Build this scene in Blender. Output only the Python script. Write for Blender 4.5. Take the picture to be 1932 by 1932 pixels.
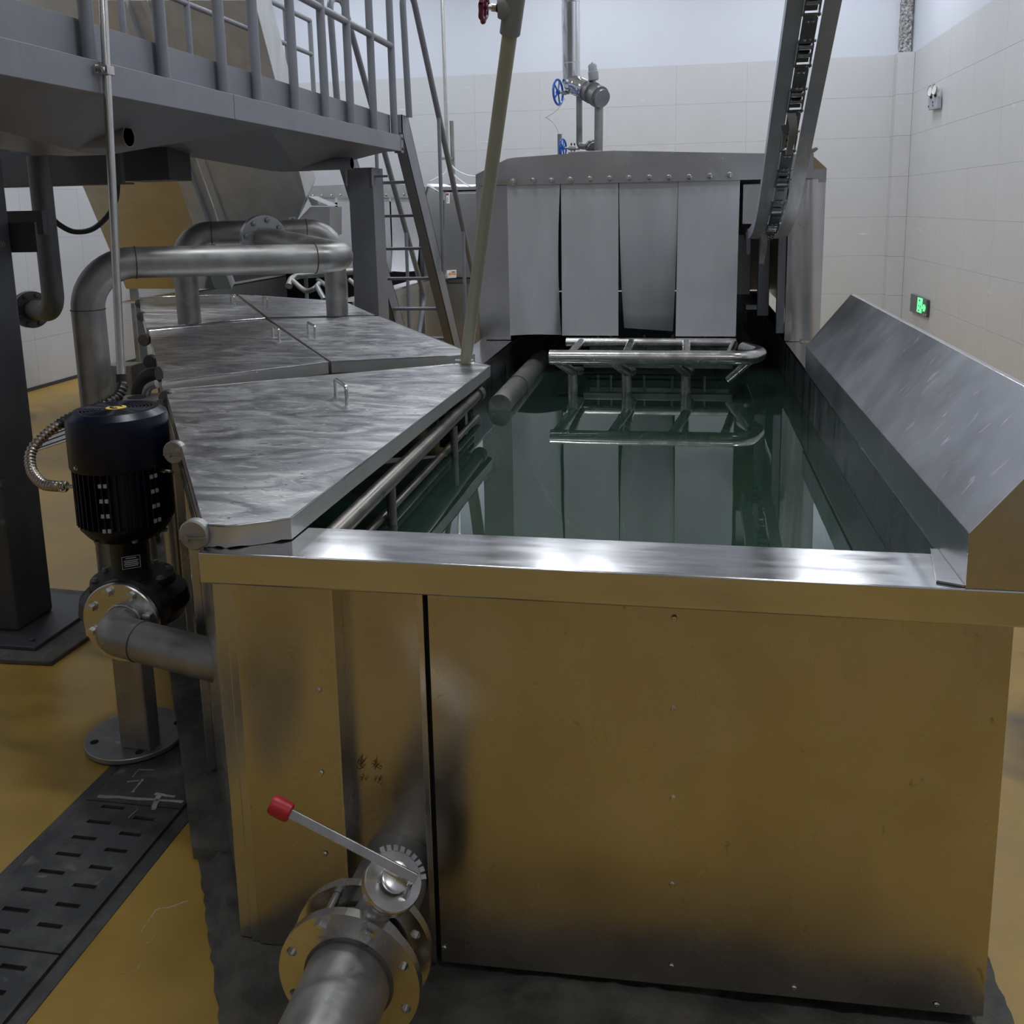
import bpy, math, random
from mathutils import Vector, Matrix
random.seed(7)
for o in list(bpy.data.objects): bpy.data.objects.remove(o)
SC = bpy.context.scene
COL = SC.collection

# ------------------------------------------------------------------ camera
F, CX, CY, H = 1769.0, 966.0, 714.0, 1.70
RWC = Matrix(((0.98393788, -0.01142994, 0.17814491),
              (0.17730261, 0.17850374, -0.96783273),
              (-0.02073726, 0.98387284, 0.17766315)))
CAM = Vector((0, 0, H))
cd = bpy.data.cameras.new('camera'); cam = bpy.data.objects.new('camera', cd); COL.objects.link(cam)
cd.sensor_width = 36.0; cd.sensor_fit = 'HORIZONTAL'; cd.lens = F / 1932.0 * 36.0
cd.shift_y = -(966.0 - CY) / 1932.0
cd.clip_start = 0.02; cd.clip_end = 100
cam.matrix_world = Matrix.Translation(CAM) @ RWC.to_4x4()
SC.camera = cam

def Q(x, y, X=None, Y=None, Z=None):
    """pixel of the 1932 frame -> point on the plane X=, Y= or Z= const"""
    d = RWC @ Vector(((x - CX) / F, -(y - CY) / F, -1.0))
    ax, v = (0, X) if X is not None else (1, Y) if Y is not None else (2, Z)
    return CAM + d * ((v - CAM[ax]) / d[ax])

def QP(x, y, p0, n):
    d = RWC @ Vector(((x - CX) / F, -(y - CY) / F, -1.0))
    return CAM + d * ((Vector(p0) - CAM).dot(n) / d.dot(n))

# ------------------------------------------------------------------ world, exposure
w = bpy.data.worlds.new('world'); SC.world = w; w.use_nodes = True
w.node_tree.nodes['Background'].inputs[0].default_value = (0.55, 0.6, 0.7, 1)
w.node_tree.nodes['Background'].inputs[1].default_value = 0.3
vs = SC.view_settings
vs.view_transform = 'Standard'; vs.look = 'None'; vs.gamma = 1.0; vs.use_curve_mapping = False
vs.exposure = 0.05

# ceiling lamps: (x, y, length along x); the fixtures themselves are built further down
LAMP_Z = 5.3
LAMPS = [(-4.6, -1.2), (-1.3, -1.2), (1.6, -1.2),
         (-4.6, 3.4), (-1.3, 3.4), (1.6, 3.4),
         (-4.6, 7.6), (-1.3, 7.6), (1.6, 7.6),
         (-4.6, 11.3), (-1.3, 11.3), (1.6, 11.3)]
LAMP_W = [18.0, 42.0, 52.0, 46.0]          # watts per row, from behind the camera to the back wall

# ------------------------------------------------------------------ materials
def _mat(name):
    m = bpy.data.materials.new(name); m.use_nodes = True
    return m, m.node_tree, m.node_tree.nodes['Principled BSDF']

def mat(name, col, rough=0.5, metal=0.0, var=0.0, vscale=6.0, stretch=(1, 1, 1), rvar=0.0, bump=0.0, bscale=40.0,
        wave=0.0, wscale=(2, 2, 0.6), col2=None, thr=None, spec=None, coat=0.0, emit=None, estr=1.0, detail=5.0, scratch=None, dist=0.0, dark=None):
    m, nt, b = _mat(name)
    N, L = nt.nodes, nt.links
    b.inputs['Base Color'].default_value = (*col, 1)
    b.inputs['Roughness'].default_value = rough
    b.inputs['Metallic'].default_value = metal
    if spec is not None: b.inputs['Specular IOR Level'].default_value = spec
    if coat: b.inputs['Coat Weight'].default_value = coat; b.inputs['Coat Roughness'].default_value = 0.15
    if emit: b.inputs['Emission Color'].default_value = (*emit, 1); b.inputs['Emission Strength'].default_value = estr
    tc = N.new('ShaderNodeTexCoord')
    geo = N.new('ShaderNodeNewGeometry')
    mp = N.new('ShaderNodeMapping'); mp.inputs['Scale'].default_value = stretch
    L.new(geo.outputs['Position'], mp.inputs['Vector'])
    nz = None
    if var or rvar or col2:
        nz = N.new('ShaderNodeTexNoise'); nz.inputs['Scale'].default_value = vscale; nz.inputs['Detail'].default_value = detail
        nz.inputs['Roughness'].default_value = 0.62; nz.inputs['Distortion'].default_value = dist
        L.new(mp.outputs[0], nz.inputs['Vector'])
    colout = None
    if col2:
        rp = N.new('ShaderNodeValToRGB')
        lo, hi = thr or (0.4, 0.65)
        rp.color_ramp.elements[0].position = lo; rp.color_ramp.elements[0].color = (*col, 1)
        rp.color_ramp.elements[1].position = hi; rp.color_ramp.elements[1].color = (*col2, 1)
        L.new(nz.outputs[0], rp.inputs[0]); colout = rp.outputs[0]
    elif var:
        mr = N.new('ShaderNodeMapRange'); mr.inputs[1].default_value = 0.3; mr.inputs[2].default_value = 0.7
        mr.inputs[3].default_value = 1 - var; mr.inputs[4].default_value = 1 + var
        L.new(nz.outputs[0], mr.inputs[0])
        mx = N.new('ShaderNodeVectorMath'); mx.operation = 'SCALE'; mx.inputs[0].default_value = col
        L.new(mr.outputs[0], mx.inputs['Scale']); colout = mx.outputs[0]
    for scratch in [q for q in (dark, scratch) if q]:
        # scratch = (colour, scale, stretch, threshold): thin pale or dark marks of wear
        mp2 = N.new('ShaderNodeMapping'); mp2.inputs['Scale'].default_value = scratch[2]
        if len(scratch) > 4: mp2.inputs['Rotation'].default_value = scratch[4]
        L.new(geo.outputs['Position'], mp2.inputs['Vector'])
        n2 = N.new('ShaderNodeTexNoise'); n2.inputs['Scale'].default_value = scratch[1]; n2.inputs['Detail'].default_value = 4
        n2.inputs['Distortion'].default_value = 0.6 + dist
        L.new(mp2.outputs[0], n2.inputs['Vector'])
        r2 = N.new('ShaderNodeMapRange'); r2.inputs[1].default_value = scratch[3]; r2.inputs[2].default_value = scratch[3] + 0.1
        L.new(n2.outputs[0], r2.inputs[0])
        mix = N.new('ShaderNodeMix'); mix.data_type = 'RGBA'
        L.new(r2.outputs[0], mix.inputs['Factor'])
        if colout: L.new(colout, mix.inputs[6])
        else: mix.inputs[6].default_value = (*col, 1)
        mix.inputs[7].default_value = (*scratch[0], 1)
        colout = mix.outputs[2]
    if colout: L.new(colout, b.inputs['Base Color'])
    if rvar:
        mr = N.new('ShaderNodeMapRange'); mr.inputs[1].default_value = 0.3; mr.inputs[2].default_value = 0.7
        mr.inputs[3].default_value = rough - rvar; mr.inputs[4].default_value = rough + rvar
        L.new(nz.outputs[0], mr.inputs[0]); L.new(mr.outputs[0], b.inputs['Roughness'])
    nrm = None
    if wave:
        wmp = N.new('ShaderNodeMapping'); wmp.inputs['Scale'].default_value = wscale
        L.new(geo.outputs['Position'], wmp.inputs['Vector'])
        wn = N.new('ShaderNodeTexNoise'); wn.inputs['Scale'].default_value = 1.0; wn.inputs['Detail'].default_value = 0.6
        L.new(wmp.outputs[0], wn.inputs['Vector'])
        bw = N.new('ShaderNodeBump'); bw.inputs['Strength'].default_value = 1.0; bw.inputs['Distance'].default_value = wave
        L.new(wn.outputs[0], bw.inputs['Height']); nrm = bw.outputs[0]
    if bump:
        bn = N.new('ShaderNodeTexNoise'); bn.inputs['Scale'].default_value = bscale; bn.inputs['Detail'].default_value = 6
        L.new(mp.outputs[0], bn.inputs['Vector'])
        bb = N.new('ShaderNodeBump'); bb.inputs['Strength'].default_value = 1.0; bb.inputs['Distance'].default_value = bump
        L.new(bn.outputs[0], bb.inputs['Height'])
        if nrm: L.new(nrm, bb.inputs['Normal'])
        nrm = bb.outputs[0]
    if nrm: L.new(nrm, b.inputs['Normal'])
    return m

M = {}
M['floor'] = mat('yellow epoxy floor', (0.39, 0.245, 0.050), 0.40, var=0.25, vscale=1.6, rvar=0.12, bump=0.0015, bscale=14,
                 scratch=((0.12, 0.085, 0.04), 1.1, (1, 1, 1), 0.60))
M['paint_wall'] = mat('white wall paint', (0.61, 0.64, 0.715), 0.75, var=0.02, vscale=1.2)
M['tile'] = mat('pale wall tile', (0.545, 0.553, 0.573), 0.4, var=0.025, vscale=2.2, spec=0.35, scratch=((0.80, 0.80, 0.80), 2.5, (1, 1, 6), 0.71))
M['ceiling'] = mat('ceiling paint', (0.75, 0.77, 0.8), 0.8, var=0.02)
M['rough_plaster'] = mat('raw concrete', (0.14, 0.14, 0.14), 0.9, col2=(0.52, 0.52, 0.52), vscale=38, thr=(0.4, 0.6), bump=0.02, bscale=40)
M['baseboard'] = mat('dark joint sealant', (0.05, 0.05, 0.055), 0.6)
M['steel'] = mat('stainless sheet', (0.58, 0.575, 0.57), 0.26, 1.0, var=0.10, vscale=3.0, rvar=0.06, wave=0.012)
M['steel_front'] = mat('stainless front sheet', (0.55, 0.525, 0.48), 0.27, 1.0, var=0.09, vscale=4.0, rvar=0.05, wave=0.045, wscale=(3.6, 2, 0.5),
                       scratch=((0.20, 0.15, 0.09), 16.0, (1.6, 1, 0.9), 0.70))
M['steel_rim'] = mat('stainless rim', (0.64, 0.64, 0.645), 0.17, 1.0, var=0.06, vscale=9, stretch=(0.6, 3, 3), rvar=0.06, wave=0.003, wscale=(5, 2, 2),
                     scratch=((0.36, 0.34, 0.31), 14.0, (0.5, 2.5, 1), 0.69))
M['steel_lid'] = mat('scuffed stainless lid', (0.33, 0.338, 0.365), 0.40, 1.0, col2=(0.72, 0.715, 0.705), vscale=4.2, thr=(0.36, 0.64), stretch=(1.0, 1.9, 1), rvar=0.08,
                     detail=12, dist=1.4, scratch=((0.86, 0.86, 0.85), 13.0, (1.0, 2.4, 1), 0.60), dark=((0.20, 0.205, 0.22), 17.0, (1.0, 2.2, 1), 0.62))
M['skirt'] = mat('dull folded stainless', (0.56, 0.55, 0.53), 0.33, 0.65, var=0.1, vscale=8)
M['steel_cheek'] = mat('spotted stainless sheet', (0.64, 0.62, 0.60), 0.24, 1.0, var=0.06, vscale=5, rvar=0.05, scratch=((0.12, 0.11, 0.10), 70.0, (1, 1, 1), 0.70))
M['steel_hood'] = mat('scratched stainless hood', (0.38, 0.39, 0.42), 0.34, 1.0, var=0.18, vscale=3.0, rvar=0.06,
                      scratch=((0.62, 0.62, 0.65), 8.0, (2.0, 6.0, 2.0), 0.63, (0.0, 0.35, 0.0)))
M['steel_dark'] = mat('darker stainless', (0.24, 0.25, 0.27), 0.32, 1.0, var=0.2, vscale=4, stretch=(3, 3, 0.6), rvar=0.1)  # stainless in a darker tone with random streaks
M['wet_pipe'] = mat('wet dark pipe', (0.27, 0.25, 0.225), 0.34, 0.9, var=0.2, vscale=10, rvar=0.08)
M['steel_tube'] = mat('polished stainless tube', (0.62, 0.61, 0.59), 0.24, 1.0, var=0.12, vscale=14, rvar=0.08)
M['steel_far'] = mat('dull stainless sheet', (0.46, 0.465, 0.47), 0.36, 1.0, var=0.10, vscale=2.5, wave=0.008)
M['chute'] = mat('brushed stainless chute', (0.60, 0.585, 0.55), 0.33, 1.0, var=0.08, vscale=5, bump=0.0004, bscale=120)
M['chute_panel'] = mat('reflection grey chute sheet', (0.52, 0.525, 0.53), 0.42, 0.55, var=0.12, vscale=4, stretch=(2, 2, 0.6))  # grey reflection on the stainless is put into this base colour
M['mirror_clad'] = mat('polished aluminium cladding', (0.80, 0.81, 0.83), 0.10, 1.0, wave=0.004, wscale=(30, 30, 2))
M['flap'] = mat('grey rubber flap', (0.57, 0.575, 0.60), 0.36, 0.5, var=0.06, vscale=5, stretch=(2, 2, 0.5), rvar=0.05)
M['paint_grey'] = mat('grey machine paint', (0.185, 0.19, 0.215), 0.42, 0.0, var=0.08, vscale=5, bump=0.0006, bscale=60)
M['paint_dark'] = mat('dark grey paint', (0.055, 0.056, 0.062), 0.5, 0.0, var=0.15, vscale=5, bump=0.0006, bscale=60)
M['galv'] = mat('dull stainless pipe', (0.30, 0.295, 0.285), 0.42, 0.75, var=0.28, vscale=7, rvar=0.10, bump=0.0008, bscale=30,
                scratch=((0.55, 0.55, 0.53), 9, (1, 1, 1), 0.66))
M['galv_dark'] = mat('dark grey pipe', (0.12, 0.12, 0.118), 0.45, 0.4, var=0.25, vscale=8, rvar=0.08)
M['weld'] = mat('weld bead', (0.10, 0.095, 0.09), 0.6, 0.5, bump=0.002, bscale=160)
M['navy'] = mat('navy motor paint', (0.004, 0.006, 0.018), 0.30, 0.0, var=0.2, vscale=9, spec=0.3)
M['black'] = mat('black cast iron paint', (0.008, 0.008, 0.010), 0.42, 0.0, bump=0.0006, bscale=90)
M['rubber'] = mat('black rubber', (0.012, 0.012, 0.013), 0.55)
M['conduit'] = mat('conduit steel', (0.55, 0.53, 0.50), 0.22, 1.0, var=0.1, vscale=20)
M['flex'] = mat('flexible conduit', (0.055, 0.05, 0.048), 0.32, 0.7)
M['flex_end'] = mat('bare flexible conduit', (0.42, 0.37, 0.32), 0.30, 1.0)
M['yellow'] = mat('yellow sticker', (0.85, 0.62, 0.12), 0.45)
M['white_print'] = mat('white print', (0.75, 0.75, 0.72), 0.5)
M['card'] = mat('white plastic card', (0.80, 0.80, 0.80), 0.45)
M['orange'] = mat('orange print', (0.80, 0.35, 0.06), 0.5)
M['red_print'] = mat('dark red print', (0.30, 0.02, 0.05), 0.5)
M['ink'] = mat('marker ink', (0.035, 0.022, 0.012), 0.6)
M['red'] = mat('red plastic grip', (0.42, 0.012, 0.02), 0.42, var=0.15, vscale=30)
M['wheel_red'] = mat('dark red handwheel', (0.16, 0.01, 0.045), 0.3)
M['blue'] = mat('blue handwheel', (0.02, 0.13, 0.55), 0.3)
M['olive'] = mat('olive plastic pipe', (0.37, 0.355, 0.26), 0.45, var=0.05, vscale=5)
M['olive_dark'] = mat('grey plastic fitting', (0.25, 0.25, 0.225), 0.45)
M['iron'] = mat('grey cast iron', (0.26, 0.265, 0.275), 0.42, 0.6, var=0.15, vscale=12)
M['chain'] = mat('oiled chain steel', (0.20, 0.21, 0.23), 0.30, 0.9, var=0.2, vscale=14)
M['chain_bright'] = mat('worn chain steel', (0.30, 0.31, 0.33), 0.35, 1.0, var=0.1, vscale=14)
M['rail'] = mat('bluish steel rail', (0.36, 0.40, 0.47), 0.42, 0.5, var=0.12, vscale=9, stretch=(1, 1, 1))
M['rail_worn'] = mat('worn steel rail', (0.36, 0.385, 0.42), 0.42, 0.6, col2=(0.50, 0.52, 0.54), vscale=6, thr=(0.4, 0.7), stretch=(8, 1, 1))
M['concrete'] = mat('stained concrete', (0.055, 0.052, 0.046), 0.72, col2=(0.15, 0.14, 0.12), vscale=7, thr=(0.35, 0.75), bump=0.03, bscale=9, rvar=0.1)
M['drain'] = mat('worn drain cover', (0.055, 0.056, 0.058), 0.48, 0.25, col2=(0.15, 0.15, 0.14), vscale=6, thr=(0.45, 0.8), bump=0.002, bscale=40,
                 scratch=((0.24, 0.24, 0.21), 10, (1, 1, 1), 0.66))
M['void'] = mat('shade black for gaps', (0.006, 0.006, 0.006), 0.9)  # near-black put in for the shade inside gaps, holes and slots
M['scuff'] = mat('pale scuff', (0.50, 0.42, 0.30), 0.7, var=0.3, vscale=40)
M['tape'] = mat('pale scratched paint', (0.30, 0.31, 0.27), 0.7, var=0.25, vscale=30)
M['sign'] = mat('dark sign glass', (0.07, 0.075, 0.08), 0.25)
M['sign_green'] = mat('lit green symbol', (0.05, 0.6, 0.15), 0.5, emit=(0.12, 1.0, 0.28), estr=1.5)
M['lamp_box'] = mat('grey lamp housing', (0.36, 0.37, 0.42), 0.5)
M['cable'] = mat('white cable', (0.78, 0.78, 0.8), 0.5)
M['diffuser'] = mat('lamp diffuser', (0.9, 0.9, 0.9), 0.5, emit=(0.93, 0.96, 1.0), estr=6.0)

# water: murky green, partly see-through, mirror-like at grazing angles
def water_mat():
    m, nt, b = _mat('green tank water'); N, L = nt.nodes, nt.links
    N.remove(b); out = N['Material Output']
    dif = N.new('ShaderNodeBsdfDiffuse'); dif.inputs[0].default_value = (0.034, 0.068, 0.050, 1)
    tr = N.new('ShaderNodeBsdfTransparent'); tr.inputs[0].default_value = (0.50, 0.66, 0.56, 1)
    gl = N.new('ShaderNodeBsdfGlossy'); gl.inputs['Roughness'].default_value = 0.0; gl.inputs[0].default_value = (0.95, 1, 0.97, 1)
    m1 = N.new('ShaderNodeMixShader'); m1.inputs[0].default_value = 0.45
    L.new(dif.outputs[0], m1.inputs[1]); L.new(tr.outputs[0], m1.inputs[2])
    fr = N.new('ShaderNodeFresnel'); fr.inputs[0].default_value = 1.42
    mr = N.new('ShaderNodeMapRange'); mr.inputs[1].default_value = 0; mr.inputs[2].default_value = 1; mr.inputs[3].default_value = 0.06; mr.inputs[4].default_value = 1.35
    L.new(fr.outputs[0], mr.inputs[0])
    m2 = N.new('ShaderNodeMixShader'); L.new(mr.outputs[0], m2.inputs[0]); L.new(m1.outputs[0], m2.inputs[1]); L.new(gl.outputs[0], m2.inputs[2])
    nz = N.new('ShaderNodeTexNoise'); nz.inputs['Scale'].default_value = 3.0; nz.inputs['Detail'].default_value = 1.0
    bp = N.new('ShaderNodeBump'); bp.inputs['Distance'].default_value = 0.0006
    geo = N.new('ShaderNodeNewGeometry'); L.new(geo.outputs['Position'], nz.inputs['Vector'])
    L.new(nz.outputs[0], bp.inputs['Height']); L.new(bp.outputs[0], gl.inputs['Normal'])
    L.new(m2.outputs[0], out.inputs[0])
    return m
M['water'] = water_mat()
M['tank_bed'] = mat('green tank bed', (0.15, 0.24, 0.19), 0.6, 0.0, var=0.2, vscale=3)  # green bed colour, makes the water above look greener
M['foam'] = mat('pale sediment', (0.42, 0.55, 0.47), 0.8, var=0.3, vscale=14)

# ------------------------------------------------------------------ mesh helpers
def frame(d):
    d = Vector(d).normalized()
    up = Vector((0, 0, 1)) if abs(d.z) < 0.9 else Vector((1, 0, 0))
    a = up.cross(d).normalized(); b = d.cross(a).normalized()
    return a, b, d

class MB:
    def __init__(s): s.v = []; s.f = []
    def add(s, vs, fs):
        o = len(s.v); s.v += [Vector(p) for p in vs]; s.f += [tuple(i + o for i in f) for f in fs]; return s
    def box(s, x0, x1, y0, y1, z0, z1):
        return s.add([(x0, y0, z0), (x1, y0, z0), (x1, y1, z0), (x0, y1, z0), (x0, y0, z1), (x1, y0, z1), (x1, y1, z1), (x0, y1, z1)],
                     [(0, 3, 2, 1), (4, 5, 6, 7), (0, 1, 5, 4), (1, 2, 6, 5), (2, 3, 7, 6), (3, 0, 4, 7)])
    def obox(s, c, a, b, d):
        c, a, b, d = Vector(c), Vector(a), Vector(b), Vector(d)
        vs = [c + a * i + b * j + d * k for k in (-1, 1) for i, j in ((-1, -1), (1, -1), (1, 1), (-1, 1))]
        return s.add(vs, [(0, 3, 2, 1), (4, 5, 6, 7), (0, 1, 5, 4), (1, 2, 6, 5), (2, 3, 7, 6), (3, 0, 4, 7)])
    def bar(s, p0, p1, w, t, up=(0, 0, 1)):
        p0, p1 = Vector(p0), Vector(p1); d = (p1 - p0); u = Vector(up)
        a = d.cross(u)
        a = a.normalized() if a.length > 1e-6 else frame(d)[0]
        b = a.cross(d).normalized()
        return s.obox((p0 + p1) / 2, a * w / 2, b * t / 2, d / 2)
    def prism(s, pts, off):
        off = Vector(off); n = len(pts); P = [Vector(p) for p in pts]
        return s.add(P + [p + off for p in P], [tuple(range(n)), tuple(range(2 * n - 1, n - 1, -1))] + [(i, i + n, (i + 1) % n + n, (i + 1) % n) for i in range(n)])
    def tube(s, path, r, seg=14, caps=True):
        P = [Vector(p) for p in path]; n = len(P)
        R = r if isinstance(r, (list, tuple)) else [r] * n
        T = []
        for i in range(n):
            t = (P[min(i + 1, n - 1)] - P[max(i - 1, 0)])
            T.append(t.normalized())
        a, b, _ = frame(T[0]); vs = []
        for i in range(n):
            if i:
                a = a - T[i] * a.dot(T[i]); a.normalize()
            b = T[i].cross(a)
            vs += [P[i] + (a * math.cos(2 * math.pi * k / seg) + b * math.sin(2 * math.pi * k / seg)) * R[i] for k in range(seg)]
        fs = [(i * seg + k, i * seg + (k + 1) % seg, (i + 1) * seg + (k + 1) % seg, (i + 1) * seg + k) for i in range(n - 1) for k in range(seg)]
        if caps: fs += [tuple(range(seg - 1, -1, -1)), tuple(range((n - 1) * seg, n * seg))]
        return s.add(vs, fs)
    def cyl(s, p0, p1, r, r1=None, seg=20, caps=True):
        return s.tube([p0, p1], [r, r if r1 is None else r1], seg, caps)
    def lathe(s, org, axis, prof, seg=28, caps=True):
        a, b, d = frame(axis); org = Vector(org)
        vs = []
        for r, h in prof:
            vs += [org + d * h + (a * math.cos(2 * math.pi * k / seg) + b * math.sin(2 * math.pi * k / seg)) * r for k in range(seg)]
        n = len(prof)
        fs = [(i * seg + k, i * seg + (k + 1) % seg, (i + 1) * seg + (k + 1) % seg, (i + 1) * seg + k) for i in range(n - 1) for k in range(seg)]
        if caps: fs += [tuple(range(seg - 1, -1, -1)), tuple(range((n - 1) * seg, n * seg))]
        return s.add(vs, fs)
    def ring(s, org, axis, r0, r1, h, seg=32):
        return s.lathe(org, axis, [(r0, 0), (r1, 0), (r1, h), (r0, h), (r0, 0)], seg, False)
    def torus(s, org, axis, R, r, seg=28, m=10):
        a, b, d = frame(axis)
        return s.tube([Vector(org) + (a * math.cos(2 * math.pi * k / seg) + b * math.sin(2 * math.pi * k / seg)) * R for k in range(seg + 1)], r, m, False)
    def grid(s, fn, nu, nv, off=None):
        """fn(u,v)->point; closed thin sheet if off given"""
        vs = [Vector(fn(i / nu, j / nv)) for j in range(nv + 1) for i in range(nu + 1)]
        W = nu + 1; fs = [(j * W + i, j * W + i + 1, (j + 1) * W + i + 1, (j + 1) * W + i) for j in range(nv) for i in range(nu)]
        if off:
            k = len(vs); off = Vector(off); vs2 = [p + off for p in vs]
            fs2 = [tuple(i + k for i in reversed(f)) for f in fs]
            edge = [i for i in range(nu)]
            br = []
            for i in range(nu): br += [(i + 1, i, i + k, i + 1 + k), (nv * W + i, nv * W + i + 1, nv * W + i + 1 + k, nv * W + i + k)]
            for j in range(nv): br += [(j * W, (j + 1) * W, (j + 1) * W + k, j * W + k), ((j + 1) * W + nu, j * W + nu, j * W + nu + k, (j + 1) * W + nu + k)]
            vs += vs2; fs += fs2 + br
        return s.add(vs, fs)
    def mesh(s, name, mt, smooth=35):
        me = bpy.data.meshes.new(name)
        me.from_pydata([tuple(p) for p in s.v], [], s.f)
        me.update()
        if smooth:
            me.polygons.foreach_set('use_smooth', [True] * len(me.polygons))
            me.set_sharp_from_angle(angle=math.radians(smooth))
        if mt: me.materials.append(M[mt] if isinstance(mt, str) else mt)
        me.validate()
        return me
    def build(s, name, mt, parent=None, smooth=35, bevel=0.0, label=None):
        o = bpy.data.objects.new(name, s.mesh(name, mt, smooth)); COL.objects.link(o)
        if parent: setpar(o, parent)
        if bevel:
            md = o.modifiers.new('bevel', 'BEVEL'); md.width = bevel; md.segments = 2; md.limit_method = 'ANGLE'; md.angle_limit = math.radians(40)
        if label: o['label'] = label
        return o

def setpar(o, p):
    """parts keep world coordinates: undo the parent's own transform"""
    o.parent = p
    o.matrix_parent_inverse = p.matrix_basis.inverted()

def thing(name, label, cat, loc=(0, 0, 0), group=None):
    o = bpy.data.objects.new(name, None); COL.objects.link(o); o.matrix_basis = Matrix.Translation(Vector(loc)); o.empty_display_size = 0.1
    o['label'] = label; o['category'] = cat
    if group: o['group'] = group
    return o
def tag(o, label, cat, group=None):
    o['label'] = label; o['category'] = cat
    if group: o['group'] = group
    return o
def struct(o): o['kind'] = 'structure'; return o
def place(me, name, mtx, parent):
    """a part that shares mesh data; its own transform is mtx (world)"""
    o = bpy.data.objects.new(name, me); COL.objects.link(o); o.matrix_basis = mtx
    if parent: setpar(o, parent)
    return o
def orient(p, axis, s=1.0):
    a, b, d = frame(axis)
    m = Matrix((a, b, d)).transposed().to_4x4()
    return Matrix.Translation(Vector(p)) @ m @ Matrix.Scale(s, 4)

def fillet(pts, r, n=8):
    P = [Vector(p) for p in pts]; out = [P[0]]
    for i in range(1, len(P) - 1):
        rr = r[i - 1] if isinstance(r, (list, tuple)) else r
        a = (P[i - 1] - P[i]); b = (P[i + 1] - P[i]); an = a.normalized(); bn = b.normalized()
        ang = an.angle(bn)
        if ang > math.pi - 0.02: out.append(P[i]); continue
        t = min(rr / math.tan(ang / 2), a.length * 0.49, b.length * 0.49); rr = t * math.tan(ang / 2)
        bis = (an + bn).normalized(); c = P[i] + bis * (rr / math.sin(ang / 2))
        s0 = P[i] + an * t - c; s1 = P[i] + bn * t - c
        tot = s0.angle(s1); ax = s0.cross(s1).normalized()
        for k in range(n + 1): out.append(c + Matrix.Rotation(tot * k / n, 3, ax) @ s0)
    out.append(P[-1]); return out
def smooth_path(pts, n=8):
    P = [Vector(p) for p in pts]; P = [P[0] * 2 - P[1]] + P + [P[-1] * 2 - P[-2]]; out = []
    for i in range(1, len(P) - 2):
        for k in range(n):
            t = k / n; a, b, c, d = P[i - 1], P[i], P[i + 1], P[i + 2]
            out.append(0.5 * ((2 * b) + (c - a) * t + (2 * a - 5 * b + 4 * c - d) * t * t + (3 * b - a - 3 * c + d) * t ** 3))
    out.append(P[-2]); return out
def resample(pts, step):
    out = [Vector(pts[0])]; acc = 0
    for a, b in zip(pts[:-1], pts[1:]):
        a, b = Vector(a), Vector(b); L = (b - a).length; t = step - acc
        while t <= L:
            out.append(a + (b - a) * (t / L)); t += step
        acc = L - (t - step)
    return out

# shared small hardware (local: z is the axis)
def hexbolt(name, mt, r=0.011, h=0.008, shank=0.0):
    b = MB().lathe((0, 0, 0), (0, 0, 1), [(r * 1.25, 0), (r * 1.25, 0.002)], 14)
    b.lathe((0, 0, 0.002), (0, 0, 1), [(r, 0), (r, h), (r * 0.75, h + 0.001)], 6)
    return b.mesh(name, mt, 30)
BOLT = hexbolt('bolt', 'iron'); BOLT_S = hexbolt('bolt', 'steel_tube', 0.012, 0.010); BOLT_D = hexbolt('bolt', 'galv_dark')
RIVET = MB().lathe((0, 0, 0), (0, 0, 1), [(0.0062, 0), (0.0062, 0.0012), (0.0045, 0.0034), (0.0018, 0.0034), (0.0014, 0.0018)], 12).mesh('rivet', 'steel_tube', 50)

# ================================================================== THE ROOM
XL, XR, YF, YB, ZC = -6.45, 2.79, -6.0, 13.0, 6.0
ZT = 3.51                                   # top of the wall tiles
struct(MB().box(XL - 0.2, XR + 0.2, YF - 0.2, YB + 0.2, -0.2, 0).build('floor', 'floor', smooth=0))
struct(MB().box(XL - 0.2, XR + 0.2, YF - 0.2, YB + 0.2, ZC, ZC + 0.2).build('ceiling', 'ceiling', smooth=0))
wall_back = struct(MB().box(XL - 0.2, XR + 0.2, YB, YB + 0.2, 0, ZC).build('wall_back', 'paint_wall', smooth=0))
wall_left = struct(MB().box(XL - 0.2, XL, YF, YB, 0, ZC).build('wall_left', 'paint_wall', smooth=0))
wall_right = struct(MB().box(XR, XR + 0.2, YF, YB, 0, ZC).build('wall_right', 'paint_wall', smooth=0))
wall_front = struct(MB().box(XL - 0.2, XR + 0.2, YF - 0.2, YF, 0, ZC).build('wall_front', 'paint_wall', smooth=0))
# wall tiles, one by one
J = 0.0014
TH = ZT / 7
TW = (XR - 0.19 - XL) / 10
def tile_mesh(w, h, t):
    return MB().box(-w / 2 + J, w / 2 - J, -t, 0, -h / 2 + J, h / 2 - J).mesh('tile', 'tile', 0)
tb = tile_mesh(TW, TH, 0.0025); ts = tile_mesh(0.92, TH, 0.0025)
for r in range(7):
    for c in range(10):
        place(tb, 'tile', Matrix.Translation((XL + TW * (c + 0.5), YB - random.uniform(0, 0.0003), TH * (r + 0.5))), wall_back)
    for c in range(9):
        y = YB - 0.92 * (c + 0.5)
        place(ts, 'tile', Matrix.Translation((XR - random.uniform(0, 0.0003), y, TH * (r + 0.5))) @ Matrix.Rotation(-math.pi / 2, 4, 'Z'), wall_right)
        if c < 9: place(ts, 'tile', Matrix.Translation((XL + random.uniform(0, 0.0003), y, TH * (r + 0.5))) @ Matrix.Rotation(math.pi / 2, 4, 'Z'), wall_left)
struct(MB().box(XL + 0.010, XL + 0.020, 3.0, YB - 0.02, 0.0, 0.035).build('baseboard_left', 'baseboard', smooth=0))
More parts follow.
